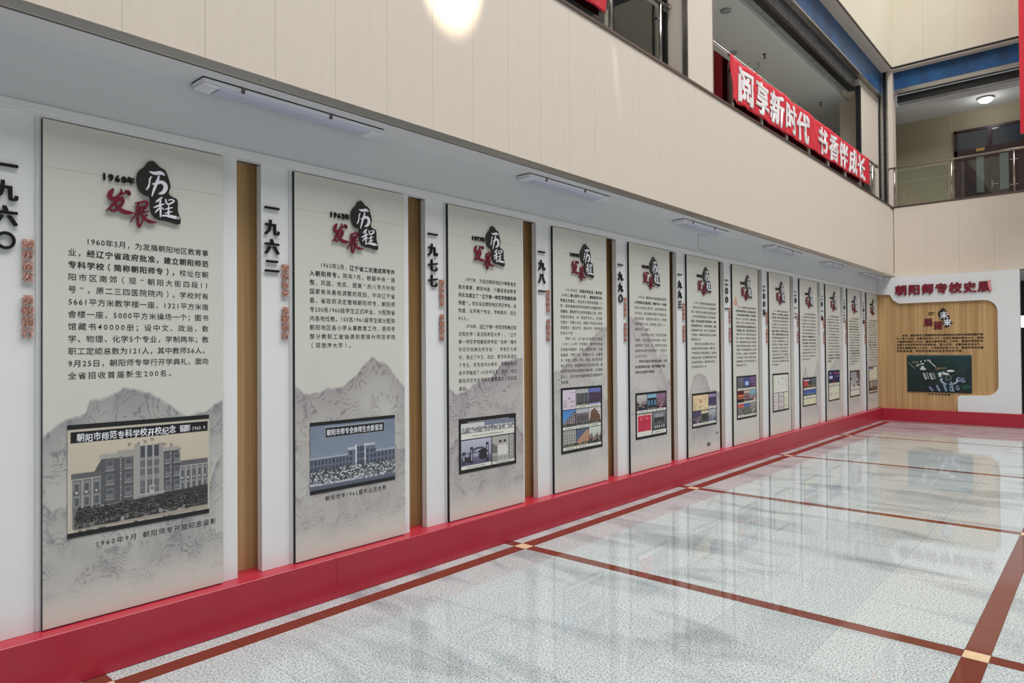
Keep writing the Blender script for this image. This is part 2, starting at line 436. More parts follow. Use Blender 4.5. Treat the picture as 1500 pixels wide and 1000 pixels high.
CW=[[(0.4835,2.5612,0.008),(0.5078,2.5586,0.0171),(0.5373,2.5657,0.0201),(0.5561,2.5594,0.01)],[(0.4893,2.5366,0.006),(0.4815,2.5208,0.009),(0.4796,2.4999,0.007),(0.4748,2.4811,0.009),(0.4666,2.4658,0.01)],[(0.5274,2.5488,0.007),(0.5234,2.5284,0.012),(0.5151,2.5062,0.0151),(0.5077,2.4842,0.0131),(0.4989,2.4569,0.01),(0.4921,2.4326,0.005)],[(0.4956,2.4986,0.007),(0.5175,2.5056,0.012),(0.5397,2.5168,0.0171),(0.558,2.5076,0.0221),(0.562,2.4858,0.0221),(0.5495,2.4628,0.0181),(0.5297,2.4517,0.009)],[(0.543,2.4332,0.008),(0.5282,2.4193,0.011),(0.5135,2.4051,0.007)],[(0.5017,2.3728,0.006),(0.5247,2.3862,0.01),(0.5544,2.4006,0.006)],[(0.5361,2.4216,0.007),(0.5331,2.39,0.011),(0.536,2.3593,0.01),(0.535,2.327,0.006)],[(0.5346,2.3799,0.007),(0.5198,2.3621,0.008),(0.5085,2.3476,0.005)],[(0.541,2.3809,0.006),(0.5494,2.3707,0.008)],[(0.5629,2.427,0.006),(0.5644,2.4131,0.008),(0.5729,2.4024,0.008),(0.5895,2.4092,0.009),(0.6062,2.4249,0.008),(0.592,2.4306,0.006),(0.5779,2.4241,0.006)],[(0.5593,2.3722,0.005),(0.5768,2.379,0.008),(0.596,2.3871,0.006)],[(0.5593,2.3513,0.005),(0.5768,2.3575,0.008),(0.5944,2.3648,0.006)],[(0.5779,2.3969,0.006),(0.5768,2.3653,0.008),(0.5778,2.3341,0.009)],[(0.5409,2.3341,0.006),(0.5668,2.3388,0.011),(0.5969,2.3368,0.0171),(0.6264,2.3346,0.0151)]]
CR=[[(0.3056,2.4402,0.008),(0.2953,2.4226,0.0221),(0.2895,2.4019,0.0221),(0.2998,2.3888,0.0221),(0.3177,2.3942,0.0201),(0.3336,2.4117,0.0141),(0.345,2.431,0.01),(0.3427,2.4466,0.004)],[(0.3381,2.4224,0.01),(0.3564,2.4254,0.011),(0.3619,2.4339,0.005)],[(0.3646,2.4393,0.009),(0.3771,2.4364,0.0201),(0.3817,2.4246,0.0151)],[(0.3495,2.4018,0.01),(0.329,2.3885,0.0131),(0.3087,2.3655,0.0131),(0.2908,2.343,0.01),(0.2718,2.3214,0.004)],[(0.3087,2.3655,0.007),(0.3336,2.3868,0.01),(0.3509,2.392,0.0151),(0.3495,2.3718,0.012),(0.3335,2.3494,0.011),(0.3155,2.3308,0.012),(0.2998,2.3246,0.009),(0.2908,2.3371,0.006)],[(0.3132,2.3662,0.008),(0.329,2.3488,0.0141),(0.3495,2.3319,0.0221),(0.3747,2.3281,0.0221),(0.4016,2.3295,0.006)],[(0.411,2.3834,0.005),(0.4355,2.3913,0.011),(0.4617,2.3995,0.012),(0.4718,2.3934,0.01),(0.467,2.3748,0.011),(0.4545,2.3678,0.006)],[(0.419,2.3634,0.005),(0.4402,2.3687,0.007),(0.4617,2.3729,0.006)],[(0.4251,2.3836,0.008),(0.4213,2.3577,0.009),(0.4119,2.3259,0.008),(0.4002,2.304,0.006),(0.3862,2.2794,0.003)],[(0.4237,2.3469,0.005),(0.4426,2.3548,0.007),(0.4641,2.3631,0.006)],[(0.4166,2.324,0.005),(0.4426,2.3354,0.008),(0.4746,2.3477,0.007)],[(0.4346,2.3647,0.006),(0.4336,2.329,0.007)],[(0.4507,2.3682,0.006),(0.4516,2.3367,0.007)],[(0.4284,2.3257,0.007),(0.4236,2.3022,0.01),(0.426,2.2721,0.0131),(0.433,2.2588,0.008)],[(0.4307,2.2626,0.008),(0.4425,2.282,0.008),(0.4497,2.3033,0.006),(0.4688,2.329,0.008)],[(0.4426,2.3252,0.007),(0.4592,2.3072,0.0141),(0.4832,2.2951,0.0181),(0.5148,2.2942,0.005)]]
# ------------------------------------------------------------------ printed pictures
def soften(c, k):
    m = c.a.mean(); p = np.pad(c.a, ((1, 1), (1, 1), (0, 0)), mode='edge')
    q = (p[1:-1, 1:-1]*3+p[:-2, 1:-1]+p[2:, 1:-1]+p[1:-1, :-2]+p[1:-1, 2:])/7
    e = c.a.mean(-1, keepdims=True) < 34
    c.a = np.where(e, c.a, q*(1-k)+m*k)
def crowd(c, x0, y0, x1, y1, n, lo, hi, size, tint=(1, 1, 1), face=(188, 184, 176)):
    for i in range(n):
        t = i/n; y = y0+(y1-y0)*t; x = x0+(x1-x0)*c.r.random(); s_ = size*(.75+.5*t); k = lo+(hi-lo)*c.r.random()**2
        asp = c.h/c.w
        c.ell(x, y+s_*1.5, s_*1.0*asp, s_*1.5, np.array(tint)*k)
        c.ell(x, y-s_*.2, s_*.42*asp, s_*.55, np.array(face)*(.75+.3*c.r.random()))
        c.ell(x, y-s_*.6, s_*.42*asp, s_*.35, np.array(tint)*(lo*.7))
def facade(c, x0, y0, x1, y1, wall, win, nx, ny, mull=None):
    c.rect(x0, y0, x1, y1, wall)
    for j in range(ny):
        for i in range(nx):
            a = x0+(x1-x0)*(i+.22)/nx; b = x0+(x1-x0)*(i+.80)/nx; t = y0+(y1-y0)*(j+.25)/ny; u = y0+(y1-y0)*(j+.8)/ny
            c.rect(a, t, b, u, win)
            if mull: c.rect(a, t+(u-t)*.45, b, t+(u-t)*.53, mull); c.rect((a+b)/2-.002, t, (a+b)/2+.002, u, mull); c.rect(a, u, b, u+.012, mull)
def pic_1960(c):
    c.rect(0, 0, 1, 1, (26, 26, 28)); c.rect(0, .045, 1, .955, (208, 198, 182))
    c.rect(.022, .065, .985, .165, (18, 18, 20))
    # sky, wings, towers
    c.grad(.025, .17, .985, .5, (214, 202, 182), (206, 194, 174))
    def wing(x0, x1, y0, n):
        c.rect(x0, y0, x1, .80, (112, 112, 114)); c.rect(x0, y0, x1, y0+.05, (96, 96, 100)); c.rect(x0, y0+.05, x1, y0+.058, (190, 188, 184))
        for i in range(n):
            a = x0+(x1-x0)*i/n; w = (x1-x0)/n
            c.rect(a, y0+.06, a+.007, .8, (196, 194, 190)); 
            for (t, b) in ((y0+.075, y0+.17), (y0+.20, y0+.30)):
                c.rect(a+w*.2, t, a+w*.85, b, (146, 148, 150)); c.rect(a+w*.3, t+.02, a+w*.75, b-.01, (84, 88, 92))
            c.rect(a+w*.28, y0+.155, a+w*.7, y0+.19, (60, 62, 66)); c.rect(a+w*.36, y0+.162, a+w*.62, y0+.182, (206, 208, 210))
    wing(.025, .215, .435, 3); wing(.765, .985, .435, 5)
    c.poly([(.17, .435), (.225, .31), (.225, .435)], (86, 86, 90))
    c.rect(.215, .305, .43, .78, (84, 85, 90)); c.rect(.205, .29, .44, .335, (176, 172, 166))
    c.rect(.32, .27, .44, .34, (170, 166, 160)); c.rect(.645, .30, .765, .76, (72, 74, 84)); c.rect(.64, .285, .765, .325, (172, 168, 164))
    for x in (.245, .37, .655, .72):
        for y in (.35, .48, .61):
            c.rect(x, y, x+.05, y+.085, (120, 122, 126)); c.rect(x+.006, y+.01, x+.044, y+.05, (80, 84, 92)); c.rect(x-.004, y+.09, x+.054, y+.10, (180, 178, 176))
    for x in (.335, .69):
        c.rect(x, .33, x+.018, .76, (60, 60, 64))
        for k in range(22): c.rect(x+.004, .34+k*.019, x+.014, .35+k*.019, (206, 206, 206))
    c.rect(.435, .225, .475, .74, (168, 166, 164)); c.rect(.455, .21, .475, .24, (150, 148, 146)); c.rect(.605, .235, .64, .74, (158, 156, 154))
    c.rect(.475, .25, .605, .74, (142, 142, 144))
    for x in (.478, .527, .577):
        c.rect(x, .25, x+.034, .36, (66, 70, 78)); 
        for y in (.39, .47, .58, .65): c.rect(x, y, x+.034, y+.06, (92, 96, 102)); c.rect(x+.015, y, x+.019, y+.06, (150, 150, 150))
    for x in (.515, .567): c.rect(x, .235, x+.009, .74, (184, 182, 180))
    c.rect(.545, .63, .58, .70, (196, 196, 196)); c.rect(.553, .645, .572, .68, (120, 120, 124))
    for x, y in ((.39, .2), (.50, .19), (.55, .175), (.64, .235), (.69, .245), (.75, .30)):
        c.poly([(x, y), (x+.03, y+.02), (x+.005, y+.045)], (150, 142, 130))
    c.rect(.21, .745, .50, .765, (176, 176, 174)); c.rect(.47, .70, .66, .715, (190, 188, 186)); c.rect(.46, .725, .66, .75, (150, 150, 150))
    c.rect(.03, .78, .985, .93, (120, 118, 114))
    c.poly([(.05, .80), (.30, .755), (.985, .70), (.985, .90), (.05, .93)], (52, 52, 54))
    crowd(c, .05, .745, .975, .885, 620, 30, 105, .015, face=(132, 130, 126))
    crowd(c, .06, .86, .97, .90, 70, 40, 190, .017, face=(150, 148, 142))
    c.poly([(.04, .945), (.04, .93), (.985, .905), (.985, .945)], (168, 160, 148))
    c.grain(7); soften(c, .12)
def pic_1962(c):
    c.rect(0, 0, 1, 1, (24, 24, 26)); c.grad(0, .055, 1, .945, (120, 134, 158), (150, 160, 176))
    c.a += (fbm(c.w, c.h, 5, 4, c.r)[..., None]-.5)*14*(c.a.mean(-1) > 60)[..., None]
    c.rect(.165, .085, .865, .235, (196, 198, 204)); c.rect(.17, .092, .86, .228, (26, 27, 32))
    for x0, x1, n in ((.0, .43, 11), (.72, 1., 6)):
        c.rect(x0, .50, x1, .80, (98, 108, 126)); c.rect(x0, .50, x1, .515, (190, 196, 206))
        for i in range(n):
            a = x0+(x1-x0)*(i+.3)/n; b = x0+(x1-x0)*(i+.7)/n
            c.rect(a, .535, b, .60, (46, 52, 66)); c.rect(a, .63, b, .695, (46, 52, 66))
    c.rect(.42, .42, .74, .76, (100, 110, 130)); c.rect(.42, .41, .52, .45, (200, 206, 214)); c.rect(.62, .385, .74, .415, (196, 202, 212))
    for x in (.44, .50, .64, .69, .73): 
        for y in (.47, .55, .63): c.rect(x, y, x+.022, y+.05, (44, 50, 64))
    for x in (.505, .61): c.rect(x, .38, x+.018, .72, (222, 226, 232))
    for x in (.53, .565, .595): 
        for y in (.41, .51, .61): c.rect(x, y, x+.02, y+.08, (56, 62, 78))
    c.rect(0, .70, 1, .80, (60, 66, 78))
    for i in range(620):
        t = i/620; y = .67+.20*t; x = c.r.random(); k = 200+50*c.r.random() if c.r.random() < .8 else 60
        c.ell(x, y+.012, .009, .016, (k*.97, k*.98, k)); c.ell(x, y-.006, .006, .009, (50, 52, 60))
    c.grad(0, .89, 1, .945, (96, 104, 120), (84, 92, 108)); c.grain(8); soften(c, .12)
def strip(c, y0, bgc=(222, 221, 212)):
    c.rect(0, y0, 1, 1, bgc)
    m = (y0+1)/2
    for k in range(14): 
        x = .2+.6*k/14; c.rect(x, m-.02, x+.03, m+.015, (110, 108, 106))
def p_doc(bgc=(222, 218, 206), cols=3, dot=None, inkc=(150, 142, 140)):
    def f(c):
        c.rect(0, 0, 1, 1, bgc)
        for k in range(cols):
            x0 = k/cols+.04; x1 = (k+1)/cols-.04
            y = .10
            while y < .92:
                y += .035+.02*c.r.random()
                if c.r.random() < .2: y += .06; continue
                c.rect(x0+.02*c.r.random(), y, x0+(x1-x0)*(.5+.5*c.r.random()), y+.014, np.array(inkc)*(.8+.4*c.r.random()))
            c.rect((k+1)/cols-.006, .04, (k+1)/cols, .96, np.array(bgc)*.86)
        if dot: c.ell(.5, .45, .06, .07, dot)
        c.grain(5)
    return f
def p_redbook(c):
    c.rect(0, 0, 1, 1, (214, 208, 200)); c.rect(.06, .10, .94, .97, (196, 44, 74)); c.rect(.06, .03, .94, .06, (170, 150, 146))
    c.rect(.22, .22, .36, .34, (222, 110, 116)); c.rect(.6, .22, .74, .34, (222, 110, 116)); c.poly([(.42, .06), (.52, .18), (.6, .06)], (226, 120, 90))
    for y, a, b in ((.45, .3, .7), (.54, .28, .72), (.64, .24, .56), (.8, .35, .7)): c.rect(a, y, b, y+.02, (130, 30, 52))
def p_build(sky, wall, win, nx=5, ny=4, persp=0, ground=(120, 116, 108), bs=.86):
    def f(c):
        c.grad(0, 0, 1, .7, sky, np.array(sky)*1.15)
        if persp == 0: facade(c, .04, .22, .96, .72, wall, win, nx, ny)
        else:
            L = [(.05, .74), (.05, .62), (.85, .10), (1, .16), (1, .74)] if persp > 0 else [(0, .74), (.2, .15), (.5, .04), (.95, .5), (.95, .74)]
            c.poly(L, wall)
            for j in range(4):
                for i in range(6):
                    x = .12+.14*i; yt = .60-(x*.52 if persp > 0 else .44-.1*abs(x-.4)); y = yt+(.74-yt)*(j+.2)/4
                    if x < .95: c.rect(x, y, x+.07, y+(.74-yt)*.10, win)
        c.rect(0, .74, 1, bs, ground)
        for k in range(14): c.ell(c.r.random(), .72+.05*c.r.random(), .06, .035, (52, 62, 44))
        strip(c, bs)
        c.grain(6)
    return f
def p_people(bgc, cloth, face=(214, 180, 160), n=22, bs=.84, top=None):
    def f(c):
        c.grad(0, 0, 1, bs, bgc, np.array(bgc)*.8)
        if top: c.rect(0, 0, 1, .22, top)
        for i in range(n):
            x = c.r.random(); y = .38+.32*i/n; k = cloth[int(c.r.random()*len(cloth))]
            c.ell(x, y+.2, .09, .2, np.array(k)*(.7+.5*c.r.random())); c.ell(x, y, .035, .045, np.array(face)); c.ell(x, y-.03, .036, .03, (30, 26, 28))
        strip(c, bs)
        c.grain(8)
    return f
def p_gate(c):
    c.grad(0, 0, 1, .6, (186, 186, 204), (158, 158, 182)); 
    m = ((c.X-.58)/.34)**2+((c.Y-.62)/.34)**2; c.a[(m < 1) & (m > .62) & (c.Y < .6)] = (70, 68, 96)
    c.grad(0, .6, 1, .87, (110, 108, 138), (86, 84, 112))
    for x, y in ((.04, .40), (.30, .25), (.82, .16)):
        c.rect(x, y, x+.09, .82, (42, 40, 58)); c.rect(x+.025, y+.1, x+.06, .72, (168, 168, 190))
    c.rect(0, .45, .9, .47, (48, 46, 66))
    for k in range(40): c.ell(.62+.2*c.r.random(), .4+.3*c.r.random(), .06, .04, (34, 36, 44)); c.ell(.16+.12*c.r.random(), .6+.15*c.r.random(), .05, .04, (36, 38, 46))
    strip(c, .88); c.grain(7)
def p_two_men(c):
    c.rect(0, 0, 1, .9, (172, 170, 166)); c.poly([(0, .22), (.3, .42), (.3, .62), (0, .6)], (110, 108, 106)); c.rect(0, .7, .3, .9, (140, 138, 134))
    c.rect(.74, 0, 1, .9, (126, 124, 122)); c.rect(.80, .02, .92, .86, (192, 190, 186))
    for k in range(9): c.rect(.835, .06+.09*k, .885, .105+.09*k, (70, 68, 68))
    for x in (.37, .56):
        c.rect(x-.09, .55, x+.09, .87, (52, 52, 54)); c.ell(x, .52, .13, .22, (214, 212, 208)); c.rect(x-.11, .5, x+.11, .70, (216, 214, 210))
        c.rect(x-.1, .7, x-.01, .87, (176, 174, 172)); c.rect(x+.01, .7, x+.1, .87, (170, 168, 166))
        c.ell(x, .26, .055, .075, (184, 178, 170)); c.ell(x, .21, .058, .05, (36, 34, 34))
    strip(c, .90); c.grain(6)
def p_group(c):
    c.rect(0, 0, 1, .14, (22, 22, 26)); 
    for k in range(26): c.rect(.12+.03*k, .04, .135+.03*k, .10, (210, 210, 212))
    c.rect(0, .14, 1, 1, (206, 208, 210)); c.rect(.42, .14, 1, .36, (136, 144, 168))
    for k in range(20): c.rect(.43+.028*k, .18, .445+.028*k, .30, (92, 98, 118))
    crowd(c, .02, .36, .98, .54, 150, 120, 245, .045, face=(90, 88, 88)); c.rect(0, .63, 1, .67, (60, 60, 62))
    strip(c, .70); c.grain(6)
def p_sunset(c):
    c.grad(0, 0, 1, .86, (92, 30, 26), (30, 16, 18)); c.grad(0, .3, 1, .45, (206, 96, 70), (226, 120, 80)); c.grad(0, .55, 1, .6, (240, 170, 130), (220, 120, 90)); strip(c, .88)
def p_blue(c):
    c.grad(0, 0, 1, .55, (34, 70, 150), (60, 104, 176)); c.rect(0, .5, 1, .68, (60, 80, 84)); c.poly([(.1, .6), (.45, .38), (.6, .42), (.9, .6)], (90, 120, 130)); strip(c, .70)
def p_rally(c):
    c.grad(0, 0, 1, .85, (96, 110, 130), (70, 64, 60)); c.rect(0, .1, .35, .7, (186, 50, 62)); c.rect(.4, .05, .62, .7, (40, 34, 62)); c.rect(.05, .1, .5, .18, (210, 200, 200))
    for k in range(50): c.ell(.3+.7*c.r.random(), .55+.3*c.r.random(), .03, .05, (60+120*c.r.random(), 60+80*c.r.random(), 70))
    c.rect(0, .85, 1, 1, (220, 218, 206))
def p_stage(c):
    c.grad(0, 0, 1, .8, (44, 44, 110), (30, 26, 76)); c.rect(.5, .12, .95, .18, (196, 70, 80)); c.rect(.06, .3, .35, .5, (196, 200, 220)); c.rect(.1, .08, .2, .16, (190, 200, 230))
    for k in range(10): c.rect(.55+.04*k, .3+.02*(k % 3), .57+.04*k, .4, (150, 120, 180))
    for k in range(26): c.ell(c.r.random(), .68+.14*c.r.random(), .05, .09, (40+150*(c.r.random() > .8), 30, 50))
    strip(c, .82)
def p_hall(c):
    c.grad(0, 0, 1, .85, (150, 150, 158), (188, 186, 184)); c.poly([(.65, 0), (1, 0), (1, .5), (.7, .35)], (90, 76, 84))
    for x in (.4, .5): c.line(x, .2, x-.1, .8, (120, 116, 118), .02)
    for k in range(22): c.ell(.62+.36*c.r.random(), .5+.3*c.r.random(), .07, .05, (40, 44, 60) if k % 2 else (150, 156, 170))
    c.rect(.35, .72, .48, .82, (36, 30, 34)); c.ell(.06, .38, .08, .08, (50, 50, 56)); strip(c, .84)
def p_arch(c):
    c.grad(0, 0, 1, .85, (126, 128, 132), (70, 72, 74)); c.rect(.12, .25, .88, .5, (52, 54, 56)); c.rect(.2, .1, .8, .26, (150, 152, 154)); c.ell(.5, .58, .2, .16, (92, 94, 96)); c.rect(0, .58, 1, .8, (64, 66, 68))
    for k in range(16): c.rect(.08+.055*k, .62, .12+.055*k, .72, (190, 190, 190) if k % 3 else (60, 60, 60))
    strip(c, .82); c.grain(6)
def p_room(c):
    c.grad(0, 0, 1, .88, (110, 106, 104), (70, 62, 58)); c.rect(.14, .1, .45, .55, (164, 162, 160)); c.rect(.55, .05, .95, .5, (150, 150, 152)); c.rect(.48, .1, .52, .85, (40, 36, 36))
    for k in range(14): c.ell(c.r.random(), .6+.2*c.r.random(), .06, .08, (46, 40, 40)); 
    strip(c, .88)
def p_aerial(c):
    c.grad(0, 0, 1, 1, (22, 44, 44), (20, 26, 34)); f = fbm(c.w, c.h, 6, 5, c.r)[..., None]; c.a = c.a*(.6+.8*f)+np.array((6, 12, 8))
    c.grad(0, 0, 1, .1, (40, 84, 92), (24, 52, 54))
    g = (206, 212, 208)
    c.line(.02, .2, .14, .38, (120, 130, 120), .012); c.line(.36, .17, .46, .32, g, .014); c.line(.55, .70, .98, .26, (84, 90, 84), .006); c.line(.2, .9, .62, .68, (70, 78, 80), .008)
    c.rect(.08, .17, .18, .21, (120, 108, 90)); c.rect(.45, .33, .52, .40, (110, 86, 70)); c.rect(.52, .33, .62, .37, (118, 112, 70))
    for x, y in ((.15, .26), (.18, .24), (.22, .22), (.25, .21), (.22, .15), (.28, .13), (.33, .12), (.36, .13)): c.rect(x, y, x+.018, y+.05, g)
    c.ell(.25, .33, .025, .03, (220, 224, 222)); c.rect(.21, .36, .30, .40, g)
    for x in (.26, .36):
        c.line(x, .48, x+.04, .66, g, .016)
        for k in range(4): c.line(x+.01*k, .50+.045*k, x+.07+.01*k, .49+.045*k, g, .014)
    c.ell(.68, .42, .06, .025, (226, 230, 228)); c.ell(.52, .50, .03, .04, g); c.ell(.52, .56, .025, .025, g); c.ell(.61, .50, .05, .03, g); c.ell(.57, .46, .03, .02, (170, 176, 176))
    m = ((c.X-.66)/.14)**2+((c.Y-.66)/.13)**2; c.a[(m < 1) & (m > .6) & (c.Y > .62)] = (168, 190, 204)
    m = ((c.X-.65)/.045)**2+((c.Y-.60)/.07)**2; c.a[(m < 1) & (m > .7)] = (150, 166, 170)
    for k in range(7): c.poly([(.34+.055*k, .86-.025*k), (.37+.055*k, .845-.025*k), (.44+.05*k, 1), (.405+.05*k, 1)], (130, 150, 172) if k % 2 == 0 else (24, 34, 54))
    for x, y in ((.78, .58), (.84, .60), (.66, .84), (.76, .80)):
        c.poly([(x, y), (x+.04, y), (x+.06, y+.11), (x+.01, y+.12)], (138, 160, 184)); c.poly([(x+.015, y+.02), (x+.035, y+.02), (x+.045, y+.08), (x+.02, y+.09)], (34, 44, 66))
    c.poly([(.84, .82), (.96, .76), (.99, .84), (.88, .90)], (34, 84, 66)); c.rect(.0, .965, 1, 1, (14, 18, 24))

B1 = (207, 206, 198)
def landscape(cv, zt, zb, ridge, strength, tint, seed, style=0):
    """ink-wash hills printed on the panel; ridge = [(u,z)] crest line"""
    w, h = cv.w, cv.h; rg = np.random.default_rng(seed)
    u = np.linspace(0, .885, w); z = np.linspace(zt, zb, h)
    Z = z[:, None]*np.ones((1, w)); n1 = fbm(w, h, 5, 8, rg, 6); n2 = fbm(w, h, 9, 16, rg, 4); n3 = fbm(w, h, 3, 3, rg, 3)
    ink = np.zeros((h, w))
    ru = np.interp(u, [p[0] for p in ridge], [p[1] for p in ridge])+(fbm(w, 1, 14, 1, rg, 4)[0]-.5)*.035
    layers = [(ru, 1.0)]
    for k, (dz, a) in enumerate(((.20, .6), (.45, .95), (.66, .8), (.84, .6))):
        layers.append((ru.mean()-dz+(fbm(w, 1, 3, 1, rg, 5)[0]-.5)*.40, a))
    for li, (r, a) in enumerate(layers):
        d = (r[None, :]+(n1-.5)*.03)-Z
        m = np.clip(d/.02, 0, 1)
        ink = np.maximum(ink*(1-.0*m), a*m*(.30*np.exp(-np.clip(d, 0, 9)/.5)*(.55+.9*n3)+.12*np.exp(-np.clip(d, 0, 9)/.015)*(n2 > .45)))
        # contour-like brush lines following the crest
        ph = d*(20+6*li)+n1*4.5+n3*9
        ln = np.clip(1-np.abs(((ph) % 1)-.5)*8, 0, 1)*m*np.clip((n2-.42)*6, 0, 1)*np.exp(-np.clip(d, 0, 9)/.5)
        ink += a*.50*ln
        ink += .30*a*m*np.clip((fbm(w, h, 40, 22, rg, 3)-.56)*8, 0, 1)*np.exp(-np.clip(d, 0, 9)/.05)
    ink += .035*(n1-.5)
    fade = np.clip((Z-(zb+.03))/.20, 0, 1)
    ink = np.clip(ink*fade*strength*1.25, 0, .8)
    base = np.array(B1, float); t = np.array(tint, float)
    wash = np.clip((ru.max()+.04-Z)/.05, 0, 1)*.0
    cv.a = base*(1-ink[..., None])+t*ink[..., None]
    # soft warm fade at the foot, as printed
    k = np.clip(1-(Z-zb)/.2, 0, 1)[..., None]*.25; cv.a = cv.a*(1-k)+np.array((216, 204, 188))*k

RIDGE = {1: [(0, 1.2), (.09, 1.28), (.18, 1.3), (.2, 1.36), (.36, 1.41), (.49, 1.39), (.62, 1.28), (.68, 1.25), (.79, 1.28), (.9, 1.35)],
 2: [(.01, 1.37), (.1, 1.31), (.17, 1.34), (.35, 1.36), (.51, 1.49), (.6, 1.56), (.72, 1.51), (.88, 1.33)],
 3: [(.01, 1.31), (.07, 1.25), (.17, 1.27), (.26, 1.33), (.53, 1.4), (.61, 1.5), (.78, 1.52), (.88, 1.53)],
 4: [(.0, 1.40), (.11, 1.41), (.25, 1.51), (.55, 1.63), (.64, 1.73), (.74, 1.79), (.86, 1.83), (.91, 1.84)],
 5: [(0, 1.95), (.12, 1.92), (.3, 1.85), (.54, 1.59), (.65, 1.41), (.82, 1.22)],
 6: [(0, 1.0), (.15, 1.27), (.32, 1.3), (.48, 1.24), (.62, 1.07), (.87, 1.04)],
 7: [(0, .9), (.88, .95)], 8: [(0, .9), (.88, 1.0)], 9: [(0, .9), (.1, 1.1), (.25, 1.3), (.35, 1.1), (.6, 1.0), (.88, 1.4)],
 10: [(0, 1.1), (.4, 1.3), (.88, 1.5)], 11: [(0, .9), (.88, 1.1)], 12: [(0, 1.3), (.88, 1.4)]}
#        rows, strength, tint, canvas(w,h), zt
LAND = {1: (1.35, (112, 110, 118), 200, 330, 1.47), 2: (1.2, (116, 108, 116), 150, 290, 1.62), 3: (1.25, (112, 96, 112), 120, 260, 1.62),
 4: (.85, (122, 112, 122), 90, 260, 1.92), 5: (.85, (132, 116, 132), 80, 240, 2.05), 6: (.9, (120, 108, 124), 70, 170, 1.42),
 7: (.3, (150, 140, 146), 50, 120, 1.3), 8: (.3, (150, 140, 146), 50, 120, 1.3), 9: (.7, (138, 120, 136), 50, 130, 1.5),
 10: (.7, (142, 122, 138), 50, 130, 1.6), 11: (.7, (142, 126, 138), 45, 120, 1.3), 12: (.8, (140, 122, 136), 45, 120, 1.5)}
VY = ['一九六〇', '一九六二', '一九七七', '一九八一', '一九九〇', '一九九三', '二〇〇一', '二〇〇五', '二〇一二', '二〇一九', '二〇二二', '二〇二四']
NY = ['1960', '1962', '1977', '1981', '1990', '1993', '2001', '2005', '2012', '2019', '2022', '2024']
T1 = ['　　1960年5月，为发展朝阳地区教育事', '业，**经辽宁省政府批准，建立朝阳师范', '**专科学校（简称朝阳师专），**校址在朝', '阳市区南郊（现“朝阳大街四段11',
 '号”，原二三四医院院内）。学校时有', '5661平方米教学楼一座、1321平方米宿', '舍楼一座、5000平方米操场一个；图书', '馆藏书40000册；设中文、政治、数',
 '学、物理、化学5个专业，学制两年；教', '职工定编总数为121人，其中教师56人。', '9月25日，朝阳师专举行开学典礼，面向', '全省招收首届新生200名。']
T2 = ['　　1962年2月，**辽宁省工农速成师专并', '**入朝阳师专。**同年7月，根据中央“调', '整、巩固、充实、提高”的八字方针和', '国家有关高校调整的规划，中共辽宁省',
 '委、省政府决定撤销朝阳师专。朝阳师', '专200名1960级学生正式毕业，分配到省', '内各地任教。150名1961级学生被分配到', '朝阳地区各小学从事教育工作，原师专', '部分教职工被抽调到原锦州师范学院', '（现渤海大学）。']
T3 = ['　　1977年，为适应朝阳地区中等教育发', '展的需要，朝阳地委、行署报请省教育', '局批准**成立了“辽宁第一师范学院朝阳师', '**专班”。**校址设在朝阳地区师范学校，设', '物理、化学两个专业，学制两年，招生', '80人。',
 '　　1978年，因辽宁第一师范学院搬迁回', '沈阳办学（现沈阳师范大学），“辽宁', '第一师范学院朝阳师专班”改称“锦州', '师范学院朝阳师专班”，学制仍为两', '年，增设了中文、政史、数学和英语四',
 '个专业。师专班共办两年，为朝阳地区', '各中学输送了160名毕业生，同时，也为', '朝阳师范专科学校的重建奠定了坚实的', '基础。']
T4 = ['　　1981年4月，**经国务院批准（教育部', '**〔1981〕教计事字107号），朝阳师范专科', '**学校正式成立，**校址设于凌河街原路119', '号，同时原锦州师范学院所办的朝阳师专', '班撤销。朝阳师专主持学校建设之初，学校',
 '党委发动群众，就“教室师专好上，如何建', '专建好”开展大讨论，明确了学校的办学指', '导思想为“面向农村、面向中学，培养师范', '性和人才性”。', '　　同年12月，辽宁省人民政府正式批发', '〔1981〕243号）文件规定，朝阳师专专科',
 '学校级升格建市，从原“朝阳师专班”为基', '础建校，学制三年。规模800人，设置数', '学、物理、化学、中文、英语、政史和体育', '等七个专业，面向朝阳地区招生和分配，朝', '阳师范专科学校在省政府关怀领导，口市朝阳', '区办上，附近有些市县新建校合并朝阳师专',
 '育发展。']
GEN = '年，朝阳师专在省委省政府和市委市政府的领导下，坚持社会主义办学方向，深化教育教学改革，加强学科专业建设与师资队伍建设，办学条件得到明显改善，教学质量稳步提高，学校先后获得多项荣誉称号。学校坚持以教学为中心，以学生为根本，以服务基础教育为宗旨，培养了大批合格的中小学教师，为朝阳地区的经济社会发展和教育事业作出了重要贡献。同年，学校召开党员代表大会和教职工代表大会，审议通过学校事业发展规划，明确今后一个时期的奋斗目标和主要任务，全面推进教育信息化建设，图书馆藏书和教学仪器设备总值持续增长，校园环境不断优化，师生精神面貌焕然一新。全校教职工团结一心、锐意进取，积极开展科学研究与社会服务，与地方中小学建立了稳定的实践教学基地，毕业生就业率逐年提高，受到社会各界的广泛好评。'
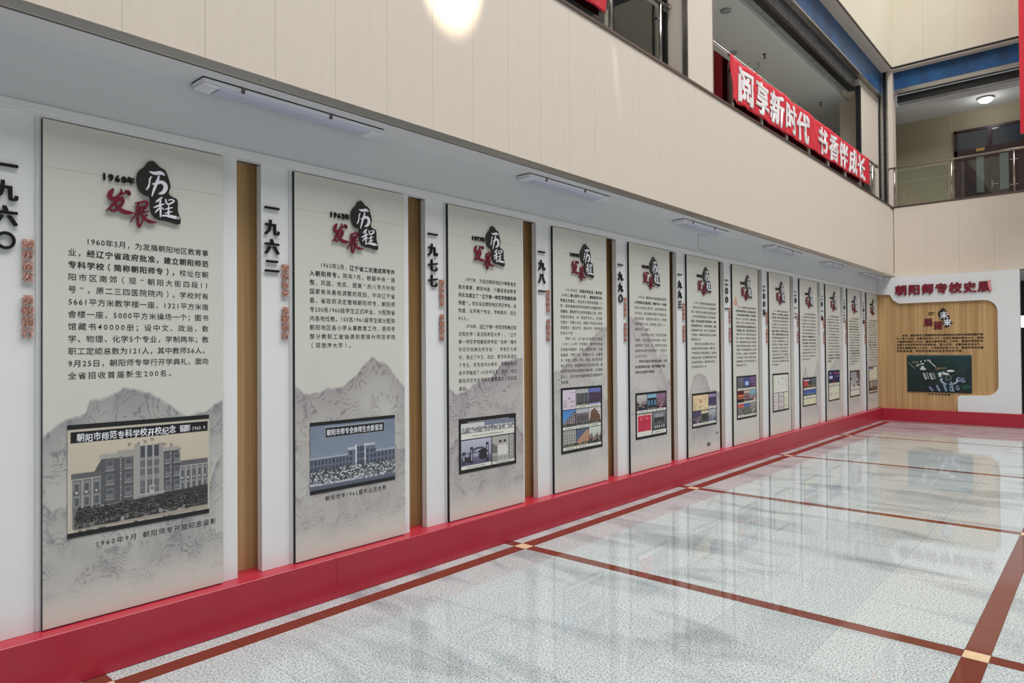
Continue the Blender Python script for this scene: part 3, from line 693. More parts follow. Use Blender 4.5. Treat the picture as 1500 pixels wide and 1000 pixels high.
#            rows, pitch, chars, bold rows, paragraph starts, frame top
GENSPEC = {5: (15, .0585, 18, (1, 12, 13, 14), (7, 12)), 6: (15, .0565, 18, (4, 5), (9,)), 7: (16, .0535, 19, (1, 2, 5, 6), ()),
 8: (17, .0515, 19, (1, 2, 6, 7), ()), 9: (15, .0545, 19, (7, 8, 9), ()), 10: (16, .0545, 18, (13, 14, 15), ()), 11: (18, .0530, 18, (3, 4, 12, 13), ()), 12: (17, .0520, 18, (9, 10), ())}
def gen_lines(k):
    rows, pitch, n, bold, para = GENSPEC[k]; s = GEN*3; i = (k*37) % 200; out = []
    for r in range(rows):
        last = r == rows-1 or (r+1) in para
        if r == 0: t = '　　'+NY[k-1]+'年，'+GEN[2:2+n-6]
        elif r in para: t = '　　'+s[i:i+n-2]; i += n-2
        else: t = s[i:i+n]; i += n
        if last: t = t[:int(n*(.35+.4*RX.random()))].rstrip('，、')+'。'
        out.append(('**'+t) if r in bold else t)
    return out
def layout(lines, u0, u1, v0, pitch, size, res, force=None):
    items = []
    for r, ln in enumerate(lines):
        b = 3; seq = []; i = 0
        while i < len(ln):
            if ln[i:i+2] == '**': b = 2 if b == 3 else 3; i += 2; continue
            seq.append((ln[i], b)); i += 1
        tot = sum(wch(c) if c != '　' else 1.0 for c, _ in seq)*size
        full = r+1 < len(lines) and tot > (u1-u0)*.78
        gap = ((u1-u0)-tot)/max(1, len(seq)-1) if full else size*.14
        gap = max(-size*.25, min(gap, size*.9)); x = u0; v = v0-r*pitch
        for c, bb in seq:
            wd = size*(wch(c) if c != '　' else 1.0)
            if c != '　': items.append((c, bb if force is None else force, 0, res, x+wd/2, v, size, size))
            x += wd+gap
    return items
BODY = {1: (T1, .0613, .0385), 2: (T2, .0582, .0375), 3: (T3, .0620, .0375), 4: (T4, .0513, .0345)}
def body_of(k):
    if k in BODY: return BODY[k]
    rows, pitch, n, _, _ = GENSPEC[k]
    return (gen_lines(k), pitch, .64/n)
BODIES = {k: body_of(k) for k in range(1, 13)}
# picture frames: (top z, bottom z, canvas w, h, [(x0,y0,x1,y1,painter)])
g9 = lambda L, hy=(.035, .345, .655, .965): [(.04+.31*(i % 3), hy[i//3], .04+.31*(i % 3)+.30, hy[i//3+1]-.012, f) for i, f in enumerate(L)]
FR = {3: (1.052, .620, 130, 96, [(.035, .055, .965, .385, p_group), (.035, .405, .54, .935, p_gate), (.555, .405, .965, .935, p_two_men)]),
 4: (1.233, .615, 108, 110, g9([p_doc((212, 200, 214), 2, (120, 100, 140)), p_build((170, 172, 172), (100, 100, 104), (60, 60, 64), 3, 5), p_build((104, 112, 176), (84, 66, 84), (60, 50, 66), 5, 2, 0, (140, 130, 190)),
    p_build((74, 132, 190), (96, 86, 92), (196, 190, 190), persp=1, ground=(80, 80, 80)), p_build((176, 174, 184), (112, 104, 104), (66, 60, 66), 9, 1, 0, (110, 108, 110)), p_build((196, 196, 196), (116, 84, 66), (70, 54, 48), persp=-1),
    p_build((150, 152, 148), (176, 176, 168), (96, 100, 96), 5, 4, 0, (130, 120, 104)), p_build((80, 92, 116), (196, 150, 122), (70, 50, 48), persp=1), p_people((206, 214, 202), [(40, 60, 50), (50, 56, 80), (150, 60, 60), (36, 40, 44)])])),
 5: (1.115, .611, 92, 96, [(.04, .05, .345, .44, p_people((190, 190, 186), [(40, 40, 60), (60, 60, 90), (30, 30, 36)])), (.36, .05, .66, .44, p_build((128, 172, 196), (40, 40, 50), (90, 130, 160), 3, 1)), (.675, .05, .965, .44, p_people((150, 110, 140), [(80, 26, 50), (70, 40, 60), (150, 120, 140)])),
    (.04, .46, .50, .845, p_redbook), (.04, .845, .50, .945, lambda c: strip(c, 0)), (.52, .46, .965, .945, p_arch)]),
 6: (1.038, .612, 84, 80, [(.035, .06, .65, .50, p_doc((226, 204, 164), 3, (196, 90, 60), (150, 130, 104))), (.665, .06, .965, .50, p_build((150, 130, 172), (66, 50, 86), (90, 76, 110), 3, 3, 0, (160, 146, 180))),
    (.035, .525, .345, .94, p_people((84, 70, 110), [(70, 56, 96), (120, 110, 140), (50, 40, 70)])), (.36, .525, .65, .94, p_build((200, 192, 168), (50, 52, 48), (60, 60, 54), 4, 2)), (.665, .525, .965, .94, p_people((176, 184, 190), [(40, 50, 70), (100, 120, 150)]))]),
 7: (1.206, .607, 60, 96, g9([p_people((110, 116, 130), [(60, 50, 56), (90, 96, 110)]), p_build((70, 80, 120), (60, 90, 160), (180, 190, 220), 1, 1), p_people((120, 90, 140), [(90, 40, 120), (60, 40, 80)]),
    p_sunset, p_build((190, 170, 160), (130, 60, 70), (120, 150, 140), 2, 2), p_people((140, 180, 200), [(60, 70, 90), (220, 150, 150)]),
    p_people((120, 130, 116), [(60, 60, 60), (190, 196, 190)], top=(206, 90, 80)), p_build((70, 110, 170), (110, 110, 90), (80, 90, 80), 2, 4), p_people((150, 150, 140), [(70, 76, 70), (190, 190, 180)])])),
 8: (1.199, .612, 50, 90, [(.04, .045, .96, .50, p_doc((222, 222, 212), 4, None, (176, 174, 168))), (.04, .515, .33, .955, p_doc((214, 208, 208), 1)), (.36, .515, .65, .955, p_doc((206, 200, 200), 1)), (.68, .515, .96, .955, p_doc((220, 218, 196), 1, (120, 116, 100)))]),
 9: (1.088, .607, 42, 70, [(.05, .05, .96, .42, p_rally), (.05, .43, .96, .72, p_blue), (.05, .74, .96, .95, p_doc((220, 220, 186), 4, None, (170, 190, 160)))]),
 10: (1.170, .613, 38, 76, [(.05, .04, .95, .50, p_stage), (.05, .52, .95, .96, p_doc((222, 220, 200), 2))]),
 11: (1.130, .607, 34, 66, [(.06, .05, .95, .72, p_hall), (.06, .74, .95, .95, p_doc((220, 218, 204), 1, None, (200, 196, 186)))]),
 12: (1.180, .610, 30, 66, [(.05, .03, .96, .53, lambda c: (p_doc((222, 218, 196), 2, None, (190, 186, 168))(c), c.rect(0, 0, .55, .16, (60, 100, 150)))), (.05, .55, .96, .96, p_room)])}
PEND = []
def text(name, items, to3d, mt, parent, depth=0.0): PEND.append((name, items, to3d, mt, parent, depth))
def flush():
    load_glyphs({(i[0], i[1], i[2], i[3]) for p in PEND for i in p[1]})
    for p in PEND: text_obj(*p)
def left3(x0, y0):
    return lambda u, v, n: np.stack(np.broadcast_arrays(x0+np.asarray(n, float), y0+np.asarray(u, float), np.asarray(v, float)), -1)
def back3(y0):
    return lambda u, v, n: np.stack(np.broadcast_arrays(np.asarray(u, float), y0-np.asarray(n, float), np.asarray(v, float)), -1)

# ================================================================== FLOOR
fl = struct('floor', (-9, 12, -6, 24, -.20, -.006), M['grout'])
XL, XR = -3.6725, -3.5525          # left border strip
tile_me = {}
def slab_mesh(w, d, mt, g=.0006):
    key = (round(w, 4), round(d, 4), mt.name)
    if key not in tile_me:
        b = MB().m(mt); a, c = w/2-g, d/2-g; k = .0007
        b.add([(-a, -c, -.006), (a, -c, -.006), (a, c, -.006), (-a, c, -.006), (-a, -c, -k), (a, -c, -k), (a, c, -k), (-a, c, -k),
               (-a+k, -c+k, 0), (a-k, -c+k, 0), (a-k, c-k, 0), (-a+k, c-k, 0)],
              [(0, 1, 5, 4), (1, 2, 6, 5), (2, 3, 7, 6), (3, 0, 4, 7), (4, 5, 9, 8), (5, 6, 10, 9), (6, 7, 11, 10), (7, 4, 8, 11), (8, 9, 10, 11)])
        tile_me[key] = b.mesh('tile')
    return tile_me[key]
FO = origin(fl)
def slab(name, x0, x1, y0, y1, mt):
    o = bpy.data.objects.new(name, slab_mesh(x1-x0, y1-y0, mt)); COL.objects.link(o); o.parent = fl
    o.location = Vector(((x0+x1)/2, (y0+y1)/2, 0))-FO; return o
CY = [1.14+3.02*k for k in range(-2, 8)]      # centre lines of the cross strips
CY = [y+ .0 for y in (-4.83, -1.81, 1.16, 4.228, 7.225, 10.27, 13.30, 16.32)]
colsX = [(-3.775, XL)]+[(XR+.5895*i, XR+.5895*(i+1)) for i in range(5)]+[(-.49+.5895*i, -.49+.5895*(i+1)) for i in range(2)]
RXL, RXR = -.605, -.49
stuffb = MB().m(M['granite'])
for r in range(len(CY)-1):
    y0, y1 = CY[r]+.0525, CY[r+1]-.0525
    n = 5; dy = (y1-y0)/n
    for i in range(n):
        a, b = y0+i*dy, y0+(i+1)*dy
        if b < .6: 
            stuffb.box(-3.775, 6, a+.001, b-.001, -.006, 0); continue
        for c, (x0, x1) in enumerate(colsX):
            slab('tile', x0, x1, a, b, M['granite'])
        slab('border_stone', XL, XR, a, b, M['brown']); slab('border_stone', RXL, RXR, a, b, M['brown'])
        for q in range(8): stuffb.box(.69+.59*q, .69+.59*(q+1)-.002, a+.001, b-.001, -.006, 0)
    yc = CY[r+1]
    if yc > .6:
        a, b = yc-.0525, yc+.0525
        slab('accent_stone', XL, XR, a, b, M['accent']); slab('accent_stone', RXL, RXR, a, b, M['accent'])
        slab('cross_stone', -3.775, XL, a, b, M['brown'])
        for i in range(5): slab('cross_stone', XR+.5895*i, XR+.5895*(i+1), a, b, M['brown'])
        for i in range(2): slab('cross_stone', -.49+.5895*i, -.49+.5895*(i+1), a, b, M['brown'])
stuffb.m(M['brown'])
for yc in CY: stuffb.box(.69 if yc > .6 else -3.775, 6, yc-.0525, yc+.0525, -.006, 0)
stuffb.m(M['granite'])
for q in range(12):
    for r in range(4): stuffb.box(-3.775+.59*q, -3.775+.59*(q+1)-.002, 16.373+.58*r, 16.373+.58*(r+1)-.002, -.006, 0)
so = stuffb.obj('far_tile_field', fl); so['kind'] = 'stuff'

# ================================================================== LEFT WALL, PLINTH, SOFFIT, UPPER CLADDING
wl = struct('wall_left', (-4.25, -4.04, -5.5, 16.9, 0, 3.2), M['white'])
XW = -4.008
for k in range(-1, 13):   # strip of oak laminate seen in each gap between the exhibits
    y = .967-.353+1.336*k
    box('wood_strip', (-4.04, XW, y-.14, y+.34, .25, 2.76), M['wood_l'], wl)
bl = struct('baseboard_left', (-4.04, -3.777, -5.5, 16.46, 0, .258), M['red'])
ys = [-5.5, -4.69, -2.28, .13, 2.553, 4.945, 7.32, 9.70, 12.1, 14.5, 16.462]
for a, b in zip(ys[:-1], ys[1:]): box('plinth_section', (-4.038, -3.775, a+.001, b-.001, .001, .262), M['red'], bl, bevel=.0015)
bb = struct('baseboard_back', (-3.80, -1.31, 16.463, 16.66, 0, .258), M['red'])
for a, b in ((-3.772, -2.45), (-2.448, -1.312)): box('plinth_section', (a, b, 16.46, 16.66, .001, .262), M['red'], bb, bevel=.0015)

bh = struct('trim_1', (-4.04, -3.848, -5.5, 16.5, 2.79, 3.10), M['soffit'])
box('crown_strip', (-3.90, -3.836, -5.5, 16.5, 2.748, 2.79), M['white'], bh, bevel=.003)
box('crown_lip', (-3.90, -3.845, -5.5, 16.5, 2.738, 2.747), M['white'], bh)
hatch = MB().m(M['soffit']).box(-3.8482, -3.8465, 7.89, 8.45, 2.835, 3.012).obj('access_hatch', bh)
MB().m(M['black']).box(-3.8482, -3.8468, 7.884, 7.889, 2.833, 3.014).box(-3.8482, -3.8468, 7.884, 8.10, 2.829, 2.833).box(-3.8482, -3.8468, 7.884, 8.12, 3.013, 3.016).obj('hatch_joint', bh)
sf = struct('ceiling', (-3.985, -3.60, -5.5, 16.86, 3.10, 3.20), M['soffit'])
sfb = struct('ceiling', (-3.60, 7, 16.86, 20.2, 3.12, 3.22), M['soffit'])
st = struct('trim_2', (-3.64, -3.577, -5.5, 16.84, 3.101, 3.104), M['darksteel'])
MB().m(M['steel']).box(-3.579, -3.574, -5.5, 16.835, 3.100, 3.146).obj('steel_face', st, bevel=.0012)
MB().m(M['chrome']).box(-3.588, -3.573, -5.5, 16.834, 3.146, 3.151).obj('steel_top_bead', st, bevel=.001)
sc = MB().m(M['chrome'])
for y in (1.93, 2.22, 4.55, 5.1, 6.9, 7.6, 9.2, 10.8): sc.lathe((0, 0, 0), [(.001, 0)], 3) if 0 else sc.box(-3.5742, -3.5725, y-.006, y+.006, 3.118, 3.130)
sc.obj('screw_heads', st)
sb = struct('trim_3', (-3.585, 7, 16.862, 16.90, 3.10, 3.125), M['darksteel'])

wu = struct('wall_left_upper', (-3.85, -3.597, -5.5, 16.95, 3.2, 4.62), M['cream'])
def clad(parent, n, ext, axis, fixed, z0, z1, mt, thick=.011):
    """cladding boards side by side, each its own part"""
    w = ext; b = MB().m(mt)
    if axis == 'y': b.box(-thick, 0, -w/2+.0006, w/2-.0006, 0, z1-z0)
    else: b.box(-w/2+.0009, w/2-.0009, 0, thick, 0, z1-z0)
    me = b.mesh('cladding_board', bevel=.0005)
    for s_ in n:
        o = bpy.data.objects.new('cladding_board', me); COL.objects.link(o); o.parent = parent
        o.location = (Vector((fixed, s_, z0)) if axis == 'y' else Vector((s_, fixed, z0)))-origin(parent)
clad(wu, [1.224+.4035*k-.20175 for k in range(-16, 39)], .4035, 'y', -3.585, 3.151, 4.635, M['cream'])
t4 = struct('trim_4', (-3.90, -3.572, -5.5, 16.86, 4.636, 4.668), M['darksteel'], bevel=.002)
wbu = struct('wall_back_upper', (-3.572, 7, 16.865, 17.0, 3.125, 4.62), M['cream'])
clad(wbu, [-3.585+.605*(k+.5) for k in range(0, 17)], .605, 'x', 16.85, 3.126, 4.645, M['cream'])
t5 = struct('trim_5', (-3.572, 7, 16.845, 17.05, 4.646, 4.690), M['darksteel'], bevel=.002)

# upper storey above the gallery opening
uu = struct('wall_left_top', (-3.82, -3.60, -5.5, 16.95, 7.752, 11.6), M['cream2'])
clad(uu, [1.22+.6*k for k in range(-11, 27)], .60, 'y', -3.588, 7.79, 11.6, M['cream2'])
struct('trim_6', (-3.60, -3.584, -5.5, 16.90, 7.75, 7.787), M['blackmetal'])
ub = struct('wall_back_top', (-3.58, 7, 16.93, 17.12, 7.762, 11.6), M['cream2'])
clad(ub, [-3.588+.6*(k+.5) for k in range(0, 17)], .60, 'x', 16.915, 7.80, 11.6, M['cream2'])
struct('trim_7', (-3.58, 7, 16.912, 16.93, 7.762, 7.797), M['blackmetal'])
# soffit strips under the upper storey
struct('trim_8', (-3.835, -3.60, -5.5, 17.14, 7.735, 7.75), M['cream'])
struct('trim_9', (-3.60, 7, 16.93, 17.14, 7.735, 7.76), M['cream'])
def thing_box(name, b, mt, label, cat, group=None, bevel=0):
    o = MB().m(mt).box(*b).obj(name, None, Vector(((b[0]+b[1])/2, (b[2]+b[3])/2, b[4])), bevel); return tag(o, label, cat, group)
be = thing('steel_beam', (-3.84, 5.5, 7.18), 'blue painted steel beam along the left gallery under the pale upper storey', 'beam')
MB().m(M['blue']).box(-3.86, -3.81, -5, 16.93, 7.225, 7.73).obj('beam_web', be)
MB().m(M['steel']).box(-3.90, -3.795, -5, 16.93, 7.185, 7.22).obj('bottom_rail', be)
be = thing('steel_beam', (1.7, 17.15, 7.22), 'blue painted steel beam across the back gallery above the corridor with the lit lamp', 'beam')
MB().m(M['blue']).box(-3.68, 7, 17.12, 17.18, 7.345, 7.73).obj('beam_web', be)
MB().m(M['steel']).box(-3.68, 7, 17.07, 17.18, 7.235, 7.34).obj('bottom_rail', be, bevel=.01)
sh = thing('shutter_box', (-4.1, 5.2, 6.93), 'grey galvanised roller shutter box under the blue beam of the left gallery', 'shutter')
MB().m(M['shutter']).box(-4.24, -4.0, -5, 15.43, 7.03, 7.65).obj('casing', sh)
MB().m(M['blackmetal']).box(-4.10, -3.985, -5, 15.43, 6.965, 7.03).obj('bottom_bar', sh)
sh = thing('shutter_box', (1.7, 17.3, 7.05), 'dark roller shutter housing under the blue beam of the back gallery', 'shutter')
MB().m(M['blackmetal']).box(-3.56, 7, 17.2, 17.42, 7.07, 7.22).obj('casing', sh)
MB().m(M['shutter']).box(-3.56, 7, 17.22, 17.40, 7.055, 7.07).obj('bottom_bar', sh)

# gallery shells
struct('floor', (-7.2, -3.90, -5.5, 24, 4.30, 4.62), M['gallfloor'])
struct('floor', (-3.85, 7, 17.02, 18.6, 4.30, 4.62), M['gallfloor'])
struct('ceiling', (-7.2, -4.25, -5.5, 24, 6.95, 7.05), M['galceil'])
struct('ceiling', (-4.25, 7, 17.43, 24, 6.95, 7.05), M['galceil'])
wgl = struct('wall_gallery_left', (-7.3, -6.2, -5.5, 24, 4.62, 6.95), M['olive'])
wgb = struct('wall_gallery_back', (-3.99, 7, 18.5, 18.7, 4.62, 6.95), M['olive'])
for z in (5.55, 5.83): MB().m(M['grout']).box(-3.98, -2.68, 18.497, 18.5, z, z+.008).obj('cladding_joint', wgb)
for x in (-2.72,): MB().m(M['grout']).box(x, x+.006, 18.497, 18.5, 6.53, 6.95).obj('cladding_joint', wgb)
# pillars of the gallery
pc = struct('pillar_1', (-3.86, -3.603, 7.17, 7.82, 4.668, 7.735), M['cream'])
MB().m(M['steel']).box(-3.66, -3.598, 7.155, 7.172, 4.668, 7.735).obj('corner_strip', pc)
MB().m(M['steel']).box(-3.61, -3.598, 7.82, 7.835, 4.668, 7.735).obj('corner_strip', pc)
MB().m(M['blackmetal']).box(-3.92, -3.85, 7.13, 7.172, 4.668, 7.735).obj('shutter_track', pc)
pc = struct('pillar_2', (-3.88, -3.605, 16.955, 17.25, 4.668, 7.735), M['cream'])
for a, b, m_ in ((-3.875, -3.845, 'blackmetal'), (-3.84, -3.785, 'steel'), (-3.785, -3.73, 'blackmetal'), (-3.725, -3.695, 'steel')):
    MB().m(M[m_]).box(a, b, 16.925, 16.957, 4.668, 7.735).obj('shutter_track', pc)
struct('wall_infill', (-3.98, -3.89, 15.45, 16.95, 4.63, 7.20), M['cream'])
MB().m(M['blackmetal']).box(-3.95, -3.865, 15.37, 15.45, 4.62, 7.03).obj('trim_10', None, Vector((-3.9, 15.4, 4.62)))['kind'] = 'structure'
struct('trim_12', (-4.24, -3.99, 15.44, 17.4, 6.96, 7.7), M['cream'])
struct('wall_gallery_end', (-7.2, 7, 24, 24.2, 4.3, 7.0), M['olive'])
struct('wall_gallery_near', (-7.2, -3.9, -5.7, -5.5, 4.3, 7.7), M['olive'])
struct('pillar_3', (-4.42, -4.02, 15.95, 16.4, 4.62, 6.95), M['cream'])
# left gallery back: red panel added for the banner's reflection, then a grey door
for n, (a, b) in enumerate(((7.95, 9.55), (9.68, 10.12))):
    d = thing('door', (-6.19, (a+b)/2, 4.63), ('dark red panel in the left gallery, put in as reflection of the red banner', 'narrow grey glazed door beside the dark red reflection panel')[n], 'door')
    MB().m(M['blackmetal']).box(-6.2, -6.15, a, a+.06, 4.63, 6.85).box(-6.2, -6.15, b-.06, b, 4.63, 6.85).box(-6.2, -6.15, a, b, 6.79, 6.85).obj('door_frame', d)
    MB().m(M['door_and_refl_red'] if n == 0 else M['darkglass']).box(-6.19, -6.165, a+.06, b-.06, 4.63, 6.79).obj('door_leaf', d)  # dark red leaf is the painted banner reflection; grey leaf is a door
struct('trim_11', (-6.2, -6.16, 10.64, 10.80, 4.63, 6.95), M['blackmetal'])

# double door of the back corridor
dr = thing('door', (-1.78, 18.5, 4.63), 'dark red double door with glazed transom at the back of the upper corridor', 'door')
x0, x1 = -2.67, -.90
MB().m(M['door_and_refl_red']).box(x0, x0+.06, 18.44, 18.5, 4.63, 6.52).box(x1-.06, x1, 18.44, 18.5, 4.63, 6.52).box(x0, x1, 18.44, 18.5, 6.47, 6.52).box(x0, x1, 18.44, 18.5, 5.90, 6.06).box(-2.03, -1.96, 18.44, 18.5, 6.06, 6.47).box(-1.42, -1.35, 18.44, 18.5, 6.06, 6.47).obj('door_frame', dr)
for a, b in ((x0+.06, -2.03), (-1.96, -1.42), (-1.35, x1-.06)): box('transom_pane', (a, b, 18.47, 18.48, 6.06, 6.47), M['darkglass'], dr)
for a, b, w in ((x0+.06, -2.015, (-2.25, -2.11)), (-2.005, -1.30, (-1.82, -1.66)), (-1.29, x1-.06, (-1.15, -1.02))):
    lf = box('door_leaf', (a, b, 18.455, 18.49, 4.64, 5.90), M['door_and_refl_red'], dr)
    box('glass_strip', (w[0], w[1], 18.45, 18.457, 5.06, 5.86), M['frost'], lf)
hd = MB().m(M['chrome']).box(-1.975, -1.945, 18.44, 18.457, 5.12, 5.28)
hd.tube([(-1.96, 18.44, 5.19), (-1.96, 18.40, 5.19), (-1.84, 18.40, 5.19)], .009).obj('handle', dr)
sg = box('room_plate', (-2.25, -2.09, 18.432, 18.44, 5.985, 6.045), M['brass'], dr)

# passage under the back gallery, right of the feature wall
struct('wall_back', (-3.98, 7, 19.9, 20.1, 0, 3.12), M['dark'])
struct('wall_passage', (-3.98, -1.36, 16.72, 16.86, 0, 3.10), M['white'])
lb = thing('lit_sign', (-1.2, 19.85, 2.0), 'lit white sign box in the dark passage right of the feature wall', 'sign')
MB().m(M['lightbox']).box(-1.62, -.6, 19.82, 19.83, 2.02, 2.30).obj('lit_face', lb)
MB().m(M['blackmetal']).box(-1.64, -.58, 19.83, 19.9, 2.0, 2.32).obj('sign_box', lb)

# ================================================================== BACK FEATURE WALL
fw = thing('feature_wall', (-2.6, 16.55, .262), 'oak laminate wall with white curved surround at the end of the exhibition, red lettering above', 'display wall')
MB().m(M['wood_l']).box(-3.975, -1.36, 16.55, 16.70, .262, 3.08).obj('wood_panel', fw)
b3 = back3(16.50)
def arc(cx, cz, r, a0, a1, n=10): return [(cx+r*math.cos(math.radians(a0+(a1-a0)*k/n)), cz+r*math.sin(math.radians(a0+(a1-a0)*k/n))) for k in range(n+1)]
outl = [(-3.845, 3.09), (-3.845, 2.735), (-3.66, 2.725)]+arc(-3.645, 2.665, .06, 90, 45, 4)+[(-3.55, 2.60), (-3.50, 2.565)]+arc(-3.42, 2.60, .075, 225, 270, 5)+[(-3.38, 2.523)]
outl += arc(-1.93, 2.29, .23, 90, 0, 12)+arc(-1.92, .82, .22, 0, -90, 12)+arc(-2.33, .53, .06, 90, 180, 6)+[(-2.39, .264), (-1.345, .264), (-1.345, 3.09)]
prism('white_surround', outl, b3, -.05, 0, M['white'], fw, M['edge'])
# red sign letters
sgn = thing('sign_lettering', (-2.64, 16.5, 2.68), 'row of thick crimson characters on the white band above the oak feature wall', 'sign')
RB = back3(16.498)
for i, ch in enumerate('朝阳师专校史展'):
    cx = -3.385+.2465*i
    text('sign_character', [(ch, 5, 1, 2, cx, 2.805-.0018*i, .225, .225)], RB, M['letterred'], sgn, .028)
MB().m(M['pinkfilm']).add([(-1.84, 16.466, 2.90), (-1.79, 16.466, 2.915), (-1.80, 16.465, 2.80), (-1.775, 16.466, 2.70), (-1.815, 16.466, 2.70), (-1.83, 16.466, 2.78)], [(0, 1, 2, 5), (2, 3, 4, 5)]) or None
pf = MB().m(M['pinkfilm']); pf.add([(-1.85, 16.466, 2.90), (-1.795, 16.462, 2.915), (-1.805, 16.465, 2.80), (-1.775, 16.460, 2.69), (-1.815, 16.466, 2.70), (-1.84, 16.466, 2.78)], [(0, 1, 2, 5), (2, 3, 4, 5)])
pf.obj('peeling_film', sgn)['label'] = 'torn pale film on the last character'
# title group on the oak
tt = thing('title_plate', (-2.6, 16.55, 2.1), 'small crimson and black calligraphic title on the oak feature wall', 'title')
TB = back3(16.549)
pl2 = smooth_poly([(-2.636, 2.395), (-2.666, 2.361), (-2.721, 2.293), (-2.708, 2.214), (-2.682, 2.166), (-2.629, 2.133), (-2.643, 2.064), (-2.617, 2.016), (-2.558, 1.983), (-2.524, 2.021), (-2.468, 2.066), (-2.477, 2.097), (-2.523, 2.138), (-2.515, 2.199), (-2.522, 2.231), (-2.561, 2.263), (-2.574, 2.318), (-2.606, 2.374)], 3)
prism('ink_plate', pl2, TB, 0, .012, M['plate'], tt)
for ch, cx, cz, s_, m_, ex in (('未', -2.612, 2.245, .155, 'whiteletter', .006), ('来', -2.556, 2.090, .145, 'whiteletter', .006), ('展', -2.90, 2.105, .17, 'crimson', .012), ('望', -2.725, 2.037, .17, 'crimson', .012)):
    text('title_character', [(ch, 4, 1, 2, cx, cz, s_, s_*1.05)], back3(16.549-(.012 if m_ == 'whiteletter' else 0)), M[m_], tt, ex)
text('small_print', [(c, 5, 0, 1, -2.88+.032*i, 2.30, .031, .031) for i, c in enumerate('朝阳师专')]+[(c, 5, 0, 1, -2.89+.026*i, 2.263, .028, .028) for i, c in enumerate('发展未来')], back3(16.5485), M['blackletter'], tt)
vt = ['　　未来，朝阳师专正朝着师范特色鲜明的应用型本科院校阔步前', '行。到2028年，设置本科专业18个，在校生规模达到8000人，校园', '占地面积增至1000亩，建成以教育学类、工学类、管理学类学科专', '业群为主体的学科专业布局体系。到2035年，设置本科专业40个，',
      '在校生规模达到12000人，占地面积达到1500亩，建成学科专业建', '设协调发展、师范特色鲜明的应用型本科学校。']
vt = [l.replace('　　', '　　**').replace('行。', '**行。') if i == 0 else '**'+l for i, l in enumerate(vt)]
tx = thing('wall_text', (-2.73, 16.55, 1.45), 'six lines of small black text on the oak feature wall above the aerial picture', 'text')
text('text_lines', layout(vt, -3.50, -1.945, 1.832, .0665, .0525, 1, 5), back3(16.5488), M['inkbold'], tx)
ap = thing('aerial_picture', (-2.73, 16.55, .63), 'dark green aerial campus picture mounted on the oak feature wall', 'picture')
MB().m(M['black']).box(-3.30, -2.145, 16.532, 16.55, .638, 1.412).obj('picture_board', ap)
c = Cv(170, 112, seed=5); p_aerial(c); canvas_obj('printed_picture', c, -3.30, -2.145, .638, 1.412, back3(16.532), .0008, M['photom'], ap)
text('caption', [(ch, 5, 0, 1, -2.895+.058*i, .59, .042, .042) for i, ch in enumerate('学校规划鸟瞰图')], back3(16.5488), M['inkbold'], ap)

